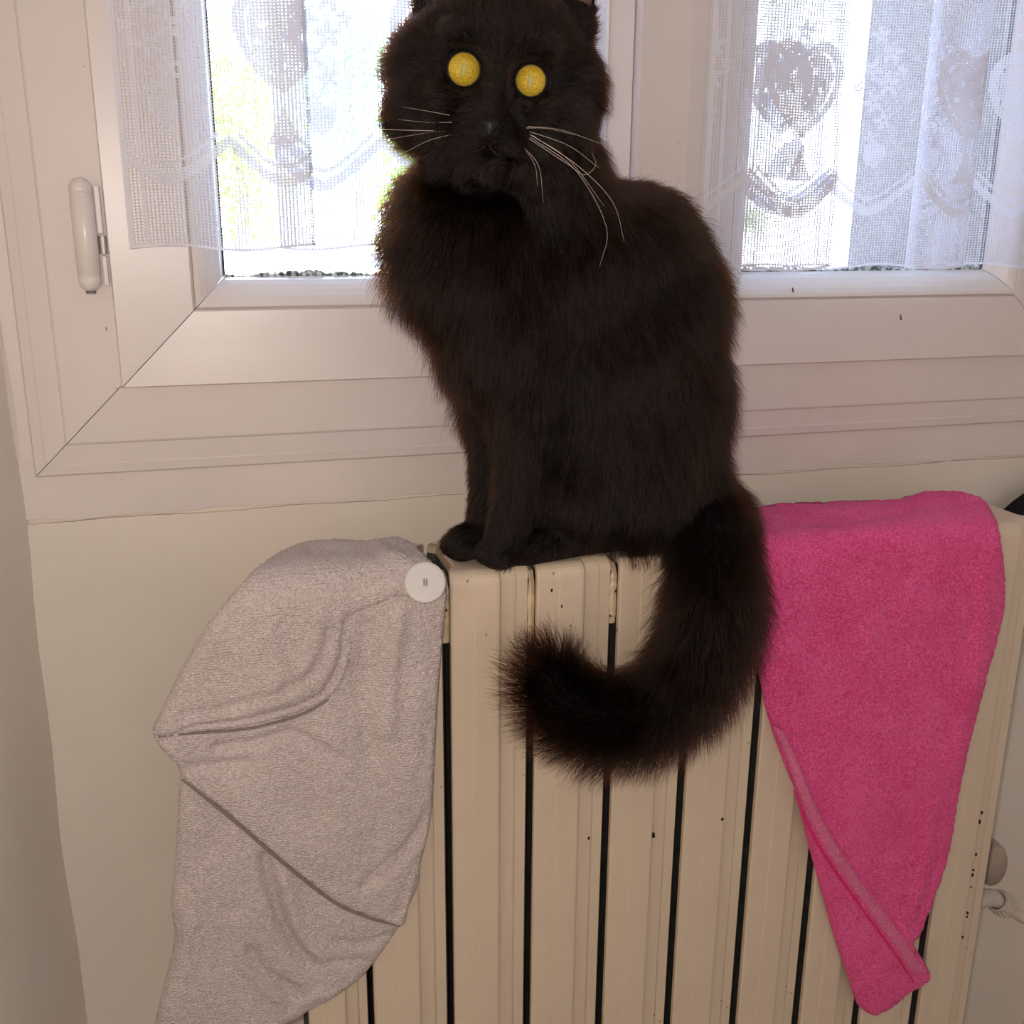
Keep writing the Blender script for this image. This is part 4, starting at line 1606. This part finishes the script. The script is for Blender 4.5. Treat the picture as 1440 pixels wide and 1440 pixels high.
ttan = np.gradient(tpath, axis=0)
ttan /= np.linalg.norm(ttan, axis=1)[:, None]


def strand_field(p, n):
    w = 1.0 / (((p[:, None, :] - cpos[None]) ** 2).sum(-1) + 0.0010) ** 2.0
    w /= w.sum(1)[:, None]
    d = w @ cdir
    ln = w @ clen
    lf = w @ clift
    # tail
    dt = np.sqrt(((p[:, None, :] - tpath[None]) ** 2).sum(-1))
    near = dt.argmin(1)
    dmin = dt.min(1)
    tailw = np.clip((near - 9) / 8.0, 0, 1) * np.clip(1 - (dmin - 0.034) / 0.008, 0, 1)
    td = ttan[near] * 0.85 + np.array([0, 0, -0.42]) * np.clip(1 - (near - 40) / 14.0, 0, 1)[:, None]
    d = d * (1 - tailw[:, None]) + td * tailw[:, None]
    tl = np.interp(near, [9, 16, 30, 46, 60], [0.024, 0.040, 0.042, 0.041, 0.038])
    ln = ln * (1 - tailw) + tl * tailw
    lf = lf * (1 - tailw) + np.interp(near, [9, 16, 40, 60], [0.35, 0.52, 0.56, 0.6]) * tailw
    d = d - n * (d * n).sum(1)[:, None]
    d /= np.maximum(np.linalg.norm(d, axis=1), 1e-9)[:, None]
    return d, ln, lf, tailw, near


def sample(nn_):
    cent = (A + B + Cc) / 3
    # finer hair on the head, fuller tail
    hd = np.linalg.norm(cent - HC, axis=1)
    dens = np.where(hd < 0.085, 1.9, 1.0)
    dens = dens * np.where(((cent - CP) * fn).sum(1) > 0.02, 0.45, 1.0)
    pr = area * dens
    f = rng.choice(len(tri), nn_, p=pr / pr.sum())
    u, v = rng.random(nn_), rng.random(nn_)
    k = u + v > 1
    u[k], v[k] = 1 - u[k], 1 - v[k]
    p = A[f] + u[:, None] * (B - A)[f] + v[:, None] * (Cc - A)[f]
    n = vn[tri[f, 0]] * (1 - u - v)[:, None] + vn[tri[f, 1]] * u[:, None] + vn[tri[f, 2]] * v[:, None]
    n /= np.maximum(np.linalg.norm(n, axis=1), 1e-9)[:, None]
    return p, n


NS = 210000
sp_, sn = sample(NS)
# keep eyes, nose leather and inner ears bare
keep = np.ones(len(sp_), bool)
for (c, er, d) in EYES:
    lat = sp_ - c
    al_ = lat @ d
    pe_ = np.linalg.norm(lat - al_[:, None] * d, axis=1)
    keep &= ~((pe_ < er * 1.10) & (al_ < er))
hl = sp_ - HC
hq = np.stack([hl @ np.array(hxv), hl @ np.array(hyv), hl @ np.array(hzv)], 1) * 1000
keep &= ~((np.abs(hq[:, 0]) < 7) & (hq[:, 1] > 48) & (hq[:, 2] < -21) & (hq[:, 2] > -31))
for (s_, bi, bo, tip) in EARS:
    keep &= ~((hq[:, 0] * s_ > 36) & (hq[:, 0] * s_ < 60) & (hq[:, 2] > 52) & (sn @ np.array(hyv) > 0.2) & (rng.random(len(sp_)) < 0.75))
keep &= ~((sp_[:, 2] < ZT + 0.012) & (sn[:, 2] < -0.25) & (sp_[:, 1] > -0.005))
sp_, sn = sp_[keep], sn[keep]
NS = len(sp_)
D_, LN, LF, TW, NR = strand_field(sp_, sn)
LN = LN * rng.uniform(0.62, 1.12, NS)
# shorter close to the eyes
for (c, er, d) in EYES:
    dd = np.linalg.norm(sp_ - c, axis=1)
    LN = np.minimum(LN, 0.0022 + np.clip(dd - er, 0, 1) * 0.35)
jit = rng.normal(0, 0.19, (NS, 3)) * np.where(rng.random(NS) < 0.06, 2.2, 1.0)[:, None]
d0 = sn * (LF[:, None] + 0.10) + D_ * (1 - LF[:, None]) + jit
d0 /= np.linalg.norm(d0, axis=1)[:, None]
d1 = sn * LF[:, None] * 0.55 + D_ * (1.15 - LF[:, None]) + jit * 0.9 + np.array([0, 0, -0.22])
d1 /= np.linalg.norm(d1, axis=1)[:, None]
NP = 6
T = np.linspace(0, 1, NP)
pts = sp_[:, None, :] + LN[:, None, None] * (T[None, :, None] * d0[:, None, :] * (1 - 0.5 * T[None, :, None]) + 0.5 * (T ** 2)[None, :, None] * d1[:, None, :])
# clumping towards guide strands
NG = 9000
gi = rng.choice(NS, NG, replace=False)
kd = kdtree.KDTree(NG)
for i, g in enumerate(gi):
    kd.insert(sp_[g], i)
kd.balance()
own = np.fromiter((kd.find(p)[1] for p in sp_), np.int64, NS)
gp = pts[gi[own]]
sim = np.clip((d0 * d0[gi[own]]).sum(1), 0, 1)
cw = (rng.uniform(0.25, 0.75, NS) * sim * np.clip(LN / 0.02, 0.15, 1.0))[:, None, None] * (T ** 1.6)[None, :, None]
tipl = np.minimum(LN / np.maximum(LN[gi[own]], 1e-6), 1.15)[:, None, None]
gshift = gi[own]
gpt = sp_[gshift][:, None, :] + (gp - sp_[gshift][:, None, :]) * tipl
pts = pts * (1 - cw) + gpt * cw
# fur rests against the radiator and the window instead of passing through
y, z = pts[..., 1], pts[..., 2]
pts[..., 1] = np.where((z < ZT - 0.004) & (y > -0.0035), -0.0035, y)
pts[..., 2] = np.where((z < ZT + 0.0006) & (y > 0.0) & (z >= ZT - 0.004), ZT + 0.0006, z)
pts[..., 1] = np.minimum(pts[..., 1], 0.116)
hc = bpy.data.hair_curves.new('fur')
hc.add_curves([NP] * NS)
hc.attributes['position'].data.foreach_set('vector', pts.reshape(-1).astype(np.float32))
ra = hc.attributes.get('radius') or hc.attributes.new('radius', 'FLOAT', 'POINT')
rw = np.where(LN < 0.008, 0.00009, 0.00013)[:, None] * (1.0 - 0.85 * T ** 1.5)[None, :]
ra.data.foreach_set('value', rw.reshape(-1).astype(np.float32))
M_fur, nt, b = new_mat('black_fur')
nt.nodes.remove(b)
hb = N(nt, 'ShaderNodeBsdfHairPrincipled')
hb.parametrization = 'MELANIN'
hi = N(nt, 'ShaderNodeHairInfo')
L(nt, ramp(nt, hi.outputs['Random'], [(0.0, (0.965, 0.965, 0.965)), (0.85, (0.93, 0.93, 0.93)), (0.93, (0.87, 0.87, 0.87)), (1.0, (0.58, 0.58, 0.58))]), hb.inputs['Melanin'])
hb.inputs['Melanin Redness'].default_value = 0.72
hb.inputs['IOR'].default_value = 1.38
hb.inputs['Roughness'].default_value = 0.30
hb.inputs['Radial Roughness'].default_value = 0.5
hb.inputs['Coat'].default_value = 0.0
hb.inputs['Random Color'].default_value = 0.25
hb.inputs['Random Roughness'].default_value = 0.2
L(nt, hb.outputs[0], nt.nodes['Material Output'].inputs[0])
hc.materials.append(M_fur)
fur = bpy.data.objects.new('fur', hc)
col.objects.link(fur)
adopt(fur, cat)
tag(fur, kind='stuff', label='long glossy black fur with brown tips')
